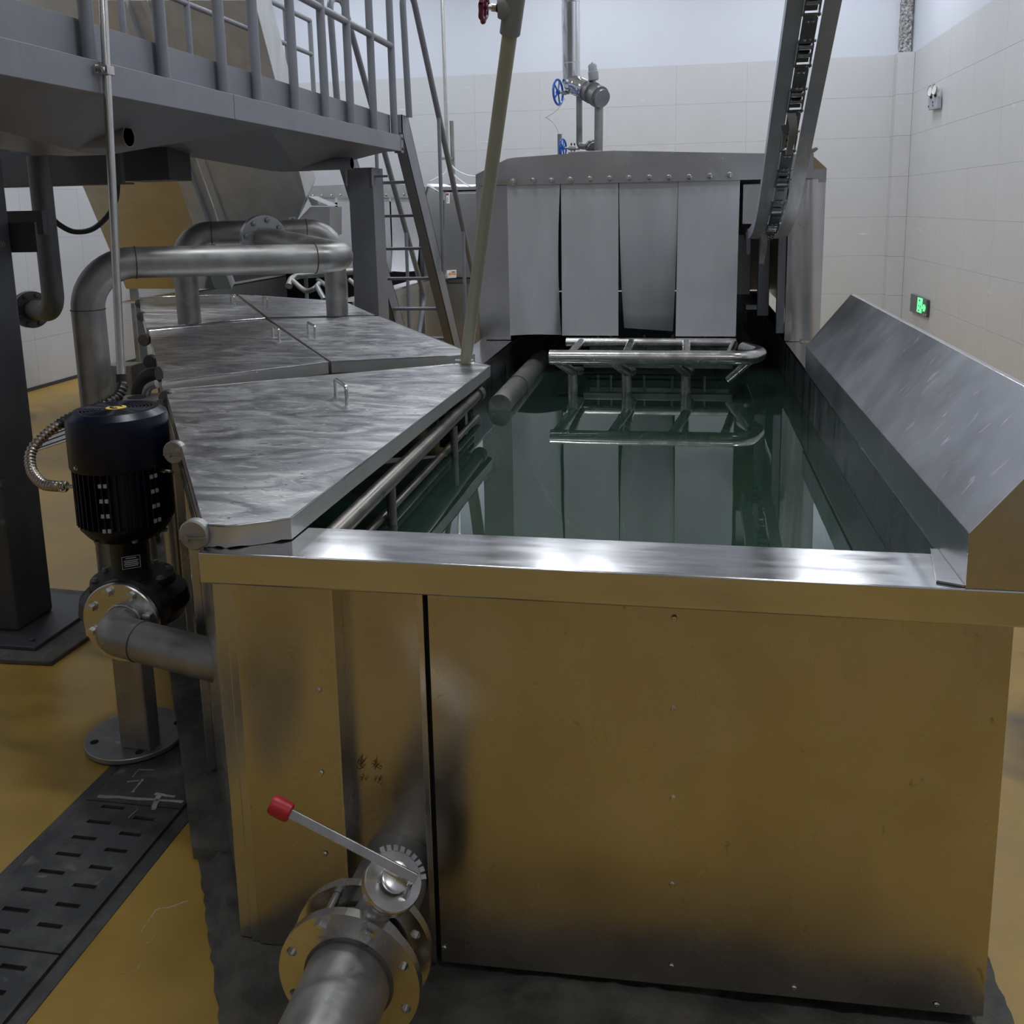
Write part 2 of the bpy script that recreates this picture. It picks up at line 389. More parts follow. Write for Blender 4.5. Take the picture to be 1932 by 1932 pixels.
# tiled pier in the back right corner, raw concrete strip above it
pier = MB().box(2.60, XR, 12.80, YB, 0, ZT).build('trim_1', 'paint_wall', smooth=0); struct(pier)
pt = MB().box(-0.092, 0.092, -0.010, 0, -TH / 2 + J, TH / 2 - J).mesh('tile', 'tile', 0)
pt2 = MB().box(-0.095, 0.095, -0.010, 0, -TH / 2 + J, TH / 2 - J).mesh('tile', 'tile', 0)
for r in range(7):
    place(pt, 'tile', Matrix.Translation((2.692, 12.80, TH * (r + 0.5))), pier)
    place(pt2, 'tile', Matrix.Translation((2.60, 12.90, TH * (r + 0.5))) @ Matrix.Rotation(-math.pi / 2, 4, 'Z'), pier)
rs = MB()
rs.grid(lambda u, v: (2.628 + 0.135 * u + random.uniform(-.006, .006), 12.93 + random.uniform(-.012, .012), ZT + 0.01 + v * 2.3), 6, 70, (0, 0.07, 0))
struct(rs.build('trim_2', 'rough_plaster', smooth=0))

# ceiling lamps (outside the picture, seen only as light and reflections)
lh = MB().box(-0.62, 0.62, -0.16, 0.16, 0.0, 0.07).mesh('housing', 'lamp_box', 0)
ld = MB().box(-0.58, 0.58, -0.13, 0.13, -0.012, 0.0).mesh('diffuser', 'diffuser', 0)
lr = MB().cyl((-0.5, 0, 0.07), (-0.5, 0, ZC - LAMP_Z), 0.006, seg=8).mesh('rod', 'iron')
ROWN = ['behind the camera', 'above the wash tank', 'above the ladder', 'by the back wall']; COLN = ['left', 'middle', 'right']
for i, (x, y) in enumerate(LAMPS):
    t = thing('ceiling_lamp', '%s hanging linear lamp %s' % (COLN[i % 3], ROWN[i // 3]), 'lamp', (x, y, LAMP_Z), 'linear lamps under the ceiling')
    for me, nm in ((lh, 'housing'), (ld, 'diffuser'), (lr, 'hanging_rod')):
        place(me, nm, Matrix.Translation((x, y, LAMP_Z)), t)
    place(lr, 'hanging_rod', Matrix.Translation((x + 1.0, y, LAMP_Z)), t)
    L = bpy.data.lights.new('lamp_light', 'AREA'); L.shape = 'RECTANGLE'; L.size = 1.16; L.size_y = 0.26; L.energy = LAMP_W[i // 3] * (0.5 if i in (0, 3) else 1.0); L.color = (0.90, 0.945, 1.0)
    lo = bpy.data.objects.new('lamp_light', L); COL.objects.link(lo); lo.matrix_basis = Matrix.Translation((x, y, LAMP_Z - 0.02)); setpar(lo, t)

# ================================================================== MAIN WASH TANK
RZ = 1.0
tank = thing('wash_tank', 'large open stainless steel wash tank filled with green water', 'tank', (-0.2, 1.74, 0.04))
FY = 1.765
def zb(x): return 0.039 + (x + 0.97) * 0.0272        # the sheets' lower edge rises a little to the right
def front_sheet(x0, x1, y, name, mt, lip=0.018, nx=10, amp=0.0025):
    m = MB()
    def fn(u, v):
        x = x0 + (x1 - x0) * u; z = zb(x) + (0.935 - zb(x)) * v
        e = math.sin(math.pi * u) * math.sin(math.pi * min(1, v * 1.05))
        return (x, y - e * amp * (math.sin(x * 9.0 + z * 1.3) + 0.5 * math.sin(x * 21 + 1.0 - z * 2.2)), z)
    m.grid(fn, nx, 12, (0, lip, 0))
    return m.build(name, mt, tank, 60)
lp = front_sheet(-0.945, -0.722, FY, 'front_sheet', 'steel_front', 0.05, 6)
cp = front_sheet(-0.722, -0.535, FY + 0.05, 'recess_sheet', 'steel_front', 0.006, 6, 0.004)
rp = front_sheet(-0.512, 0.611, FY, 'front_sheet', 'steel_front', 0.03, 30, 0.006)
MB().box(-0.535, -0.522, FY - 0.004, FY + 0.05, 0.05, 0.930).build('recess_flange', 'steel', tank, 0, 0.001)
MB().box(-0.5215, -0.5125, FY + 0.012, FY + 0.03, 0.05, 0.93).build('joint_gap', 'void', tank, 0)
MB().box(-0.726, -0.719, FY - 0.003, FY + 0.0495, 0.048, 0.933).build('recess_flange', 'steel', tank, 0, 0.001)
# left corner posts
MB().box(-0.968, -0.946, FY + 0.004, FY + 0.05, 0.04, 0.935).build('corner_post', 'steel', tank, 0, 0.002)
MB().box(-1.000, -0.970, FY + 0.012, FY + 0.06, 0.04, 0.935).build('corner_post', 'steel', tank, 0, 0.002)
# rivets down the front
for x, y in [(1272, 1166), (1271, 1337), (1270, 1505), (1268, 1668), (1267, 1823), (1498, 1864), (1767, 1896), (1335, 1439), (1335, 1632), (601, 1302), (606, 1458), (613, 1611), (838, 1788)]:
    place(RIVET, 'rivet', orient(Q(x, y, Y=FY - 0.0015), (0, -1, 0)), rp if x > 700 else lp)
# scratched handwriting in the recess
ST = [[(668, 425), (655, 600), (650, 760)], [(605, 535), (560, 600), (575, 645), (650, 655), (720, 625), (785, 550)],
      [(548, 735), (560, 790), (610, 820), (690, 785), (735, 745), (750, 795)],
      [(1095, 530), (1100, 650), (1098, 790), (1075, 830)], [(985, 655), (1050, 650), (1065, 690), (1030, 750)],
      [(1200, 650), (1145, 745), (1180, 775), (1280, 820)],
      [(620, 1065), (700, 1060), (690, 1100), (625, 1180)], [(690, 1060), (705, 1120), (690, 1195)], [(770, 1100), (800, 1105), (790, 1160)],
      [(800, 1105), (825, 1110), (835, 1150), (870, 1160)], [(1090, 1055), (1120, 1075), (1075, 1130)], [(1095, 1110), (1105, 1155), (1100, 1195)],
      [(1215, 1080), (1210, 1150)], [(1215, 1085), (1285, 1130), (1210, 1165)], [(1200, 1170), (1195, 1230), (1180, 1260)], [(1255, 1240), (1270, 1300)]]
hw = MB()
for st in ST:
    hw.tube([Q(640 + a / 16.1, 1400 + b / 16.1, Y=FY + 0.0445) for a, b in st], 0.0010 if st[0][1] < 900 else 0.0007, 6)
hw.build('handwriting', 'ink', cp, label='dark handwritten characters')
# rim: flat top with a dropped front lip
RXR = 0.71
MB().prism([(-1.003, 1.735, RZ), (-1.003, 1.735, 0.932), (-1.003, 1.747, 0.926), (-1.003, 1.752, 0.932), (-1.003, 1.752, 0.985), (-1.003, 1.915, 0.985), (-1.003, 1.915, RZ)][::-1], (RXR + 1.003, 0, 0)) \
    .build('front_rim', 'steel_rim', tank, 30, 0.003)
MB().box(0.52, RXR, 1.916, 4.94, 0.985, RZ).build('side_rim', 'steel_rim', tank, 0, 0.002)
MB().prism([(-1.075, 3.99, RZ), (-0.905, 3.84, RZ), (-0.905, 4.945, RZ), (-1.085, 4.945, RZ)], (0, 0, -0.016)).build('side_rim', 'steel_rim', tank, 0, 0.002)
# walls
WZ0 = 0.05
MB().box(0.52, 0.53, 1.80, 7.9, WZ0, 0.984).build('inner_wall', 'steel_dark', tank, 0)
MB().box(0.60, 0.611, FY + 0.031, 7.9, WZ0, 0.984).build('outer_wall', 'steel', tank, 0)
MB().box(-1.08, 0.60, 7.9, 7.91, WZ0, 1.0).build('end_wall', 'steel_dark', tank, 0)
MB().box(-1.0, 0.52, 1.83, 1.84, WZ0, 0.984).build('inner_wall', 'steel_dark', tank, 0)
MB().box(-0.915, -0.905, 3.95, 7.9, WZ0, 0.984).build('inner_wall', 'steel_dark', tank, 0)
MB().box(-1.085, -1.075, 4.0, 7.9, WZ0, 0.984).build('outer_wall', 'steel', tank, 0)
# the slanting left side and the branch channel under the lids
L0 = Vector((-1.0, 1.80, 0)); Ld = Vector((-3.29, 5.11, 0)).normalized(); Lp = Vector((Ld.y, -Ld.x, 0))
for k, (a, b) in enumerate(((0.0, 0.72), (0.73, 1.50), (1.51, 2.7), (2.71, 6.0))):
    p, q = L0 + Ld * a, L0 + Ld * b
    MB().prism([p + Vector((0, 0, 0.045)), q + Vector((0, 0, 0.045)), q + Vector((0, 0, 0.998)), p + Vector((0, 0, 0.998))], Lp * 0.012).build('slanting_side_sheet', 'steel', tank, 0)
    if k < 3: MB().obox(q + Ld * 0.005 + Vector((0, 0, 0.49)) - Lp * 0.012, Ld * 0.03, Lp * 0.012, Vector((0, 0, 0.445))).build('upright', 'steel', tank, 0, 0.002)
MB().obox(L0 + Ld * 2.95 + Vector((0, 0, 0.965)) - Lp * 0.012, Ld * 2.94, Lp * 0.012, Vector((0, 0, 0.03))).build('top_rail', 'steel', tank, 0, 0.002)
rr = [(-0.93, 3.90), (-1.87, 5.55), (-2.75, 6.75)]
for a, b in zip(rr[:-1], rr[1:]):
    MB().prism([(*a, WZ0), (*b, WZ0), (*b, 0.99), (*a, 0.99)], (0.01, 0.006, 0)).build('channel_wall', 'steel_far', tank, 0)
# water and the bed below it
WAT = 0.825
wpoly = [(0.519, 1.841), (0.519, 7.9), (-0.904, 7.9), (-0.904, 3.93), (-1.88, 5.52), (-2.72, 6.72), (-4.2, 6.85), (-1.02, 1.90), (-0.99, 1.841)]
wo = MB().add([(x, y, WAT) for x, y in wpoly], [tuple(range(len(wpoly)))]).build('tank_water', 'water', None, 0)
wo['label'] = 'still murky green water in the wash tank'; wo['category'] = 'water'; wo['kind'] = 'stuff'
BED = 0.42
MB().add([(x, y, BED) for x, y in wpoly], [tuple(range(len(wpoly)))]).build('tank_bed', 'tank_bed', tank, 0)
def seam(pts, r, nm='weld_seam'):
    rnd = random.Random(len(pts)); path = resample(smooth_path([Q(x, y, Z=BED + 0.004) for x, y in pts], 6), 0.04)
    path = [p + Vector((rnd.uniform(-.006, .006), rnd.uniform(-.006, .006), 0)) for p in path]
    MB().tube(path, [r * rnd.uniform(0.6, 1.5) for _ in path], 6).build(nm, 'foam', tank)
seam([(958, 835), (985, 870), (1012, 900), (1040, 950), (1070, 985), (1100, 1012)], 0.006)
seam([(1085, 760), (1060, 810), (1035, 850), (1012, 895)], 0.0035)
seam([(1210, 830), (1195, 890), (1185, 950), (1175, 1015)], 0.003)
MB().prism([Q(880, 845, Z=BED + 0.02), Q(900, 818, Z=BED + 0.02), Q(925, 820, Z=BED + 0.02), Q(905, 850, Z=BED + 0.02)], (0, 0, 0.01)).build('bed_plate', 'foam', tank, 0)
# pipes just above the water along the lid
MB().tube([(-0.800, 1.95, 0.955), (-0.815, 3.0, 0.955), (-0.826, 3.72, 0.955)], 0.024, 14).build('spray_pipe', 'wet_pipe', tank)
MB().tube([(-0.86, 1.95, 0.90), (-0.87, 3.75, 0.90)], 0.016, 12).build('spray_pipe', 'wet_pipe', tank)
MB().tube([(-0.83, 1.95, 0.845), (-0.84, 3.75, 0.845)], 0.012, 12).build('spray_pipe', 'wet_pipe', tank)
MB().ring((-0.825, 3.66, 0.955), (0, 1, 0), 0.024, 0.032, 0.05, 16).build('pipe_collar', 'galv_dark', tank)
for y in (2.45, 3.2):
    MB().cyl((-0.806, y, 0.60), (-0.806, y, 0.935), 0.014, seg=12).build('pipe_post', 'wet_pipe', tank)
MB().tube([(-0.79, 3.98, 0.845), (-0.80, 5.30, 0.845)], 0.052, 18).build('inlet_pipe', 'galv', tank)
MB().ring((-0.7945, 4.45, 0.845), (0.01, -1, 0), 0.0525, 0.0545, 0.012, 18).build('weld_ring', 'weld', tank)

# ------------------------------------------------------------------ concrete plinth under the tank
pr = random.Random(3)
pl = MB()
def plinth_pt(u, v):
    # u across, v from the front edge (0) to the back
    xl = -0.90 - 0.02; y = 1.555 + v * 0.505
    left = -0.87 - max(0, (y - 1.48)) * 0.645 - 0.02
    x = left + (0.70 - left) * u
    h = 0.030 if v > 0.03 else 0.012
    h += pr.uniform(-0.006, 0.008) + 0.012 * math.sin(u * 14) * (1 - v)
    if u < 0.02 or u > 0.98 or v < 0.01: h = 0.002
    return (x + pr.uniform(-.004, .004), y, min(h, 0.036 + 0.03 * u if y > 1.70 else 0.06))
pl.grid(plinth_pt, 60, 24)
tag(pl.build('concrete_plinth', 'concrete', None, 50), 'rough dark stained concrete plinth under the wash tank', 'plinth')
pl2 = MB().prism([(-1.275, 2.055, 0.034), (-4.52, 7.05, 0.034), (-3.0, 7.05, 0.034), (-1.0, 4.2, 0.034), (-1.0, 8.0, 0.034), (0.66, 8.0, 0.034), (0.66, 2.055, 0.034)][::-1], (0, 0, -0.033))
tag(pl2.build('tank_footing', 'concrete', None, 0), 'low concrete footing below the back of the tank and its branch channel', 'footing')

# ------------------------------------------------------------------ splash hood on the right rim
hood = thing('splash_hood', 'slanted stainless splash hood standing on the right tank rim', 'hood', (0.6, 2.9, RZ))
hp = [(0.515, 1.0005), (0.515, 1.105), (0.688, 1.322), (0.70, 1.318), (0.705, 1.0005)]
MB().prism([(x, 1.738, z) for x, z in hp][::-1], (0, 0.004, 0)).build('end_plate', 'steel_front', hood, 0)
MB().prism([(x, 4.080, z) for x, z in hp][::-1], (0, 0.004, 0)).build('end_plate', 'steel_hood', hood, 0)
def strip(p, q, t=0.004):
    (x0, z0), (x1, z1) = p, q
    n = Vector((-(z1 - z0), 0, x1 - x0)).normalized() * t
    return MB().prism([(x0, 1.7425, z0), (x1, 1.7425, z1), (x1 - n.x, 1.7425, z1 - n.z), (x0 - n.x, 1.7425, z0 - n.z)], (0, 2.337, 0))
strip((0.515, 1.0005), (0.515, 1.105)).build('lower_face', 'steel_hood', hood, 0, 0.001)
strip((0.515, 1.105), (0.688, 1.322)).build('sloping_face', 'steel_hood', hood, 0, 0.001)
MB().box(0.688, 0.704, 1.7425, 4.0795, 1.312, 1.322).build('top_lip', 'steel_rim', hood, 0, 0.002)
MB().box(0.700, 0.704, 1.7425, 4.0795, 1.0005, 1.311).build('back_face', 'steel', hood, 0)
MB().prism([(0.470, 1.760, 1.0008), (0.5145, 1.742, 1.0008), (0.5145, 1.93, 1.0008), (0.500, 1.93, 1.0008)], (0, 0, 0.004)).build('foot_flange', 'steel_rim', hood, 0)

# ------------------------------------------------------------------ lids
LIDS = [
 (1.050, [(312, 735), (895, 683), (925, 690), (548, 978), (430, 993), (383, 990)], ((634, 748), (655, 764)), [(330, 853), (368, 1008), (316, 752)], 0.047),
 (1.072, [(305, 720), (619, 683), (501, 603), (281, 624)], ((515, 636), (527, 645)), [(284, 683), (272, 641)], 0.05),
 (1.072, [(625, 682), (896, 669), (717, 597), (509, 602)], ((582, 631), (595, 639)), [], 0.05),
 (1.078, [(276, 619), (500, 600), (443, 555.5), (262, 561)], ((436, 574), (443, 578)), [(263, 573), (267, 597)], 0.05),
 (1.078, [(507, 599), (706, 594), (650, 569), (449, 555.5)], ((497, 577), (504, 581)), [], 0.05)]
for z, px, hd, hinges, dep in LIDS:
    P = [Q(x, y, Z=z) for x, y in px]
    c = sum(P, Vector()) / len(P)
    # dished sheet: a fan of quads with a slight waviness, and a folded skirt
    m = MB(); n = len(P); rings = 5; vs = []
    rn = random.Random(n + int(z * 1000) + px[0][0])
    for k in range(rings + 1):
        s = k / rings
        for i in range(n):
            for sub in range(6):
                p = P[i].lerp(P[(i + 1) % n], sub / 6)
                q = c.lerp(p, s); w = 0.0
                vs.append(Vector((q.x, q.y, z + w)))
    mm = n * 6
    fs = [(k * mm + i, k * mm + (i + 1) % mm, (k + 1) * mm + (i + 1) % mm, (k + 1) * mm + i) for k in range(rings) for i in range(mm)]
    area = sum(P[i].x * P[(i + 1) % n].y - P[(i + 1) % n].x * P[i].y for i in range(n))
    if area < 0: fs = [tuple(reversed(f)) for f in fs]
    m.add(vs, fs); t = m.build('lid', 'steel_lid', tank, 40)
    sk = MB(); rim = [P[i].lerp(P[(i + 1) % n], s / 6) for i in range(n) for s in range(6)]
    inn = [p + (c - p).normalized() * 0.004 for p in rim]
    N = len(rim); v2 = []
    for p, q in zip(rim, inn):
        d = dep + rn.uniform(-0.003, 0.003) if dep < 0.049 else dep
        v2 += [Vector((p.x, p.y, z)), Vector((p.x, p.y, z - d)), Vector((q.x, q.y, z - d)), Vector((q.x, q.y, z - 0.003))]
    f2 = []
    for i in range(N):
        j = (i + 1) % N
        for a, b in ((0, 1), (1, 2), (2, 3)): f2.append((i * 4 + a, j * 4 + a, j * 4 + b, i * 4 + b))
    if area > 0: f2 = [tuple(reversed(f)) for f in f2]
    sk.add(v2, f2).build('skirt', 'skirt', t, 40)
    MB().tube(rim + [rim[0]], 0.0022, 6, False).build('edge_highlight', 'steel_rim', t)  # bright tube added along the lid edge to give it a highlight
    a, b = Q(*hd[0], Z=z), Q(*hd[1], Z=z); hh = Vector((0, 0, 0.064))
    MB().tube(fillet([a, a + hh, b + hh, b], 0.014, 5), 0.0068, 10).build('handle', 'steel_tube', t)
    ed = (P[-1] - P[0]).normalized() if len(P) == 6 else (P[3] - P[0]).normalized()
    side = Vector((-abs(ed.y), -abs(ed.x) * (1 if ed.x * ed.y < 0 else -1), 0)).normalized()
    for hx, hy in hinges:
        p = Q(hx, hy, Z=z - 0.02)
        r = 0.034
        hg = MB().lathe(p - Vector((0, 0.010, 0)), (0, 1, 0), [(r * 0.9, 0), (r, 0.004), (r, 0.022), (r * 0.9, 0.026)], 22)
        hg.lathe(p + Vector((-0.012, -0.011, -0.006)), (0, -1, 0), [(0.007, 0), (0.006, 0.006)], 6)
        if hy > 800: hg.bar(p + Vector((-0.03, -0.013, -0.006)), p + Vector((0.035, -0.013, -0.002)), 0.004, 0.003)
        hg.build('hinge', 'galv' if hy > 800 else 'galv_dark', t)

# ================================================================== WASH TUNNEL OVER THE TANK
EY = 4.95
tun = thing('wash_tunnel', 'stainless wash tunnel with four hanging grey flaps over the tank', 'tunnel', (-0.2, EY, RZ))
def front_plate(px, name, mt, par=tun, y=EY, t=0.006, bev=0.0015):
    P = [Q(x, yy, Y=y) for x, yy in px]
    return MB().prism(P, (0, t, 0)).build(name, mt, par, 0, bev)
# front cheeks
MB().prism([(-1.085, EY, 1.002), (-0.912, EY, 1.002), (-0.912, EY, 1.826), (-1.075, EY, 1.826), (-1.085, EY, 1.86)], (0, 0.03, 0)).build('left_cheek', 'steel', tun, 0, 0.003)
MB().prism([(0.52, EY + 0.002, 1.8155), (0.628, EY + 0.002, 1.8155), (0.628, EY + 0.002, 1.80), (0.694, EY + 0.002, 1.80), (0.694, EY + 0.002, 1.865), (0.645, EY + 0.002, 1.905), (0.630, EY + 0.002, 1.90), (0.630, EY + 0.002, 1.818), (0.52, EY + 0.002, 1.818)], (0, 0.03, 0)).build('cheek_top', 'steel', tun, 0)
MB().grid(lambda u, v: (0.518 + 0.174 * u + 0.002 * v, EY + 0.012 - 0.016 * math.sin(math.pi * u) - 0.006 * math.sin(u * 9 + v * 2.5) * math.sin(math.pi * u), 1.002 + 0.812 * v), 14, 16, (0, 0.03, 0)).build('right_cheek', 'steel_cheek', tun, 50)
MB().box(0.60, 0.66, EY - 0.016, EY - 0.001, 1.003, 1.012).build('hinge', 'steel_tube', tun, 0)
# header with the bolts
hz = [(-1.076, 1.826), (-0.912, 1.825), (0.30, 1.822), (0.620, 1.819), (0.620, 1.935), (0.55, 1.946), (-0.364, 1.982), (-0.889, 1.955), (-0.98, 1.93), (-1.076, 1.88)]
hdr = MB()
hdr.grid(lambda u, v: (-1.076 + 1.696 * u,
                       EY - 0.035 - 0.006 * math.sin(u * 17) * math.sin(v * 3.1) * (1 - u),
                       1.825 - 0.006 * u + v * (min(0.057 + 0.45 * (u * 1.696), 0.130 + 0.03 * min(u / 0.42, 1) - 0.045 * max(0, (u - 0.42) / 0.58)))), 40, 6, (0, 0.004, 0))
hd_ = hdr.build('header', 'steel', tun, 50)
for k, (x, y) in enumerate([(968, 343), (1006, 341), (1040, 341), (1076, 339), (1113, 338), (1150, 337), (1187, 336), (1225, 335), (1262, 335), (1300, 334), (1339, 332), (1376, 330)]):
    place(BOLT_S, 'bolt', orient(Q(x, y, Y=EY - 0.040), (0, -1, 0), 1.25), hd_)
# flaps
def flap(xa, xb, zbot, fn, name='flap'):
    m = MB(); m.grid(lambda u, v: fn(xa + (xb - xa) * u, u, v, 1.835 - (1.835 - zbot) * v), 8, 18, (0, 0.006, 0))
    return m.build(name, 'flap', tun, 50)
flap(-0.912, -0.632, 1.030, lambda x, u, v, z: (x - 0.016 * math.sin(math.pi * v * 0.85) * u, EY - 0.025 - 0.030 * v * v * math.sin(math.pi * u * 0.9) + 0.05 * v * v * (u ** 3), z + 0.010 * v * v * math.sin(math.pi * u)))
flap(-0.628, -0.331, 1.034, lambda x, u, v, z: (x, EY - 0.022 - 0.02 * v * v, z))
flap(-0.327, -0.030, 1.050, lambda x, u, v, z: (x + 0.020 * v * v * (1 - u) - 0.020 * v * v * u, EY - 0.020 + 0.10 * v ** 3 + 0.02 * v * v * u, z + 0.02 * v * v * (0.5 - u)))
flap(-0.028, 0.276, 1.034, lambda x, u, v, z: (x - 0.006 * v, EY - 0.024 - 0.035 * v ** 3, z))
# shell behind
MB().box(-1.085, -1.078, EY + 0.03, 8.0, 1.002, 1.86).build('side_sheet', 'steel_far', tun, 0)
MB().box(0.686, 0.693, EY + 0.04, 8.0, 1.002, 1.865).build('side_sheet', 'steel_far', tun, 0)
MB().box(-1.08, 0.69, 8.0, 8.01, 1.002, 1.95).build('end_sheet', 'steel_dark', tun, 0)
MB().prism([(-1.085, EY - 0.03, 1.868), (-0.889, EY - 0.03, 1.945), (-0.364, EY - 0.03, 1.972), (0.62, EY - 0.03, 1.93), (0.694, EY - 0.0, 1.866),
            ][::-1], (0, 3.05, 0.03)).build('roof', 'steel_far', tun, 0)
MB().box(0.30, 0.52, EY + 0.10, EY + 0.115, 1.60, 1.80).build('inner_beam', 'steel', tun, 0)
MB().box(0.27, 0.62, EY + 0.12, EY + 0.16, 1.815, 1.835).build('inner_beam', 'paint_dark', tun, 0)
MB().box(0.40, 0.46, EY + 0.30, EY + 0.34, 1.10, 1.60).build('inner_post', 'steel_dark', tun, 0, 0.002)
MB().box(0.475, 0.515, EY + 0.02, EY + 0.06, 1.04, 1.62).build('inner_post', 'steel_dark', tun, 0, 0.002)
MB().box(0.445, 0.470, EY + 0.40, EY + 0.44, 1.10, 1.60).build('inner_post', 'steel_tube', tun, 0, 0.002)
MB().box(0.30, 0.40, EY + 0.9, EY + 0.92, 1.16, 1.52).build('inner_plate', 'steel_far', tun, 0, 0.002)
MB().box(0.36, 0.42, EY + 0.6, EY + 1.2, 1.10, 1.13).build('inner_ledge', 'steel_rim', tun, 0, 0.002)
MB().box(0.575, 0.625, EY - 0.036, EY - 0.03, 1.82, 1.94).build('corner_tab', 'steel_rim', tun, 0)

# ------------------------------------------------------------------ bumper rack in front of the flaps
rk = thing('bumper_rack', 'stainless tube bumper rack standing in the water before the flaps', 'rack', (-0.2, 4.5, BED))
RY, RTZ = 4.29, 1.016
MB().tube(fillet([(-0.609, RY, RTZ), (0.30, RY + 0.01, RTZ), (0.36, RY + 0.18, RTZ - 0.005), (0.30, 4.66, RTZ - 0.01)], [0.16, 0.08], 10), 0.034, 18).build('top_tube', 'steel_tube', rk)
MB().tube([(-0.60, 4.86, 1.005), (0.27, 4.86, 1.005)], 0.024, 12).build('back_tube', 'steel_tube', rk)
for x in (-0.52, -0.26, 0.02):
    MB().tube([(x, RY + 0.02, RTZ + 0.004), (x, 4.84, 1.008)], 0.020, 12).build('cross_tube', 'steel_tube', rk)
    MB().tube([(x - 0.06, RY + 0.02, RTZ - 0.02), (x, RY + 0.14, 0.925), (x + 0.02, RY + 0.30, 0.90)], 0.022, 12).build('brace', 'steel_tube', rk)
    MB().tube([(x, RY + 0.16, 0.925), (x, RY + 0.20, BED + 0.001)], 0.024, 12).build('leg', 'steel_tube', rk)
MB().tube([(0.20, RY + 0.06, RTZ - 0.02), (0.26, 4.84, 1.0)], 0.020, 12).build('cross_tube', 'steel_tube', rk)
MB().tube([(0.31, RY + 0.12, RTZ - 0.03), (0.22, RY + 0.22, 0.88)], 0.018, 12).build('brace', 'steel_tube', rk)
MB().box(-0.50, 0.25, 4.74, 4.78, 0.890, 0.925).build('lower_bar', 'steel_dark', rk, 0, 0.002)
MB().box(-0.50, 0.25, 5.10, 5.14, 0.93, 0.97).build('lower_bar', 'steel_dark', rk, 0, 0.002)
for x in (-0.45, -0.38, -0.20, -0.05, 0.12):
    MB().cyl((x, 5.05, 0.85), (x, 5.05, 1.02), 0.008, seg=8).build('grate_rod', 'steel_dark', rk)

# ------------------------------------------------------------------ overhead chain conveyor
cv = thing('chain_conveyor', 'steel chain conveyor with two curved rails climbing from the tunnel', 'conveyor', (0.4, 4.6, 1.5))
YZ = [(2.75, 2.705), (3.2, 2.39), (3.85, 1.945), (4.06, 1.80), (4.27, 1.675), (4.50, 1.585), (4.80, 1.535), (5.30, 1.515)]
path = resample(smooth_path([(0, y, z) for y, z in YZ], 10), 0.03)
def rail(x0, x1, xo, ya, yb, name):
    m = MB(); P = [p for p in path if ya <= p.y <= yb]; vs = []; fs = []
    sgn = -1 if xo == x0 else 1
    for i, p in enumerate(P):
        t = (P[min(i + 1, len(P) - 1)] - P[max(i - 1, 0)]).normalized(); nrm = Vector((0, -t.z, t.y)) * -1
        if nrm.z > 0: nrm = -nrm                                  # points to the underside
        e = 0.006
        prof = [(x0, 0), (x1, 0), (x1, -e), (xo - sgn * e if sgn < 0 else x0, -e)]
        q = []
        if sgn < 0:  shape = [(x0, 0), (x1, 0), (x1, -e), (x0 + e, -e), (x0 + e, -0.05), (x0, -0.05)]
        else:        shape = [(x1, 0), (x1, -0.05), (x1 - e, -0.05), (x1 - e, -e), (x0, -e), (x0, 0)]
        for x, h in shape: vs.append(Vector((x, p.y, p.z)) + nrm * h)
    n = 6
    for i in range(len(P) - 1):
        for k in range(n): fs.append((i * n + k, i * n + (k + 1) % n, (i + 1) * n + (k + 1) % n, (i + 1) * n + k))
    fs += [tuple(range(n)), tuple(range(len(vs) - 1, len(vs) - n - 1, -1))]
    return m.add(vs, fs).build(name, 'rail' if yb < 3.9 else 'rail_worn', cv, 30)
for x0, x1, xo in ((0.318, 0.372, 0.318), (0.434, 0.488, 0.488)):
    rail(x0, x1, xo, 2.7, 3.86, 'straight_rail'); rail(x0, x1, xo, 3.815, 5.2, 'curved_rail')
# chain: links alternate between flat plates and open cages
pin = MB().cyl((-0.026, 0, 0), (0.026, 0, 0), 0.006, seg=10)
plate_me = MB().prism([(-0.019, -0.062, 0), (0.019, -0.062, 0), (0.024, -0.05, 0), (0.024, 0.05, 0), (0.019, 0.062, 0), (-0.019, 0.062, 0), (-0.024, 0.05, 0), (-0.024, -0.05, 0)], (0, 0, 0.010)).mesh('plate_link', 'chain', 0)
cg = MB()
for sx in (-0.026, 0.022): cg.box(sx, sx + 0.004, -0.055, 0.055, -0.006, 0.016)
cg.box(-0.020, 0.020, -0.05, 0.052, -0.012, -0.008)
cage_me = cg.mesh('cage_link', 'chain', 0)
roll_me = MB().cyl((-0.021, 0, 0), (0.021, 0, 0), 0.0085, seg=14).mesh('roller', 'chain_bright')
pin_me = MB().cyl((-0.032, 0, 0), (0.032, 0, 0), 0.005, seg=10).mesh('pin', 'chain_bright')
dot_me = MB().lathe((0, 0, 0), (0, 0, 1), [(0.006, 0), (0.006, 0.004), (0.003, 0.005)], 10).mesh('rivet', 'chain_bright')
links = resample([p + Vector((0.399, 0, 0)) for p in path], 0.118)
for i, p in enumerate(links[:-1]):
    q = links[i + 1]; t = (q - p).normalized(); nrm = Vector((0, t.z, -t.y));
    if nrm.z > 0: nrm = -nrm
    ax = t.cross(nrm)
    R = Matrix((ax, t, nrm)).transposed().to_4x4(); c = (p + q) / 2 - nrm * 0.004
    T = Matrix.Translation(c) @ R
    if i % 2 == 0:
        lk = place(plate_me, 'plate_link', T, cv)
        for s in (-0.04, 0.04):
            place(dot_me, 'rivet', T @ Matrix.Translation((-0.008, s, 0.010)), lk); place(dot_me, 'rivet', T @ Matrix.Translation((0.008, s, 0.010)), lk)
    else:
        lk = place(cage_me, 'cage_link', T, cv)
        for s in (-0.030, 0.006): place(roll_me, 'roller', T @ Matrix.Translation((0, s, 0.002)), lk)
    place(pin_me, 'pin', T @ Matrix.Translation((0, 0.058, 0.002)), lk)
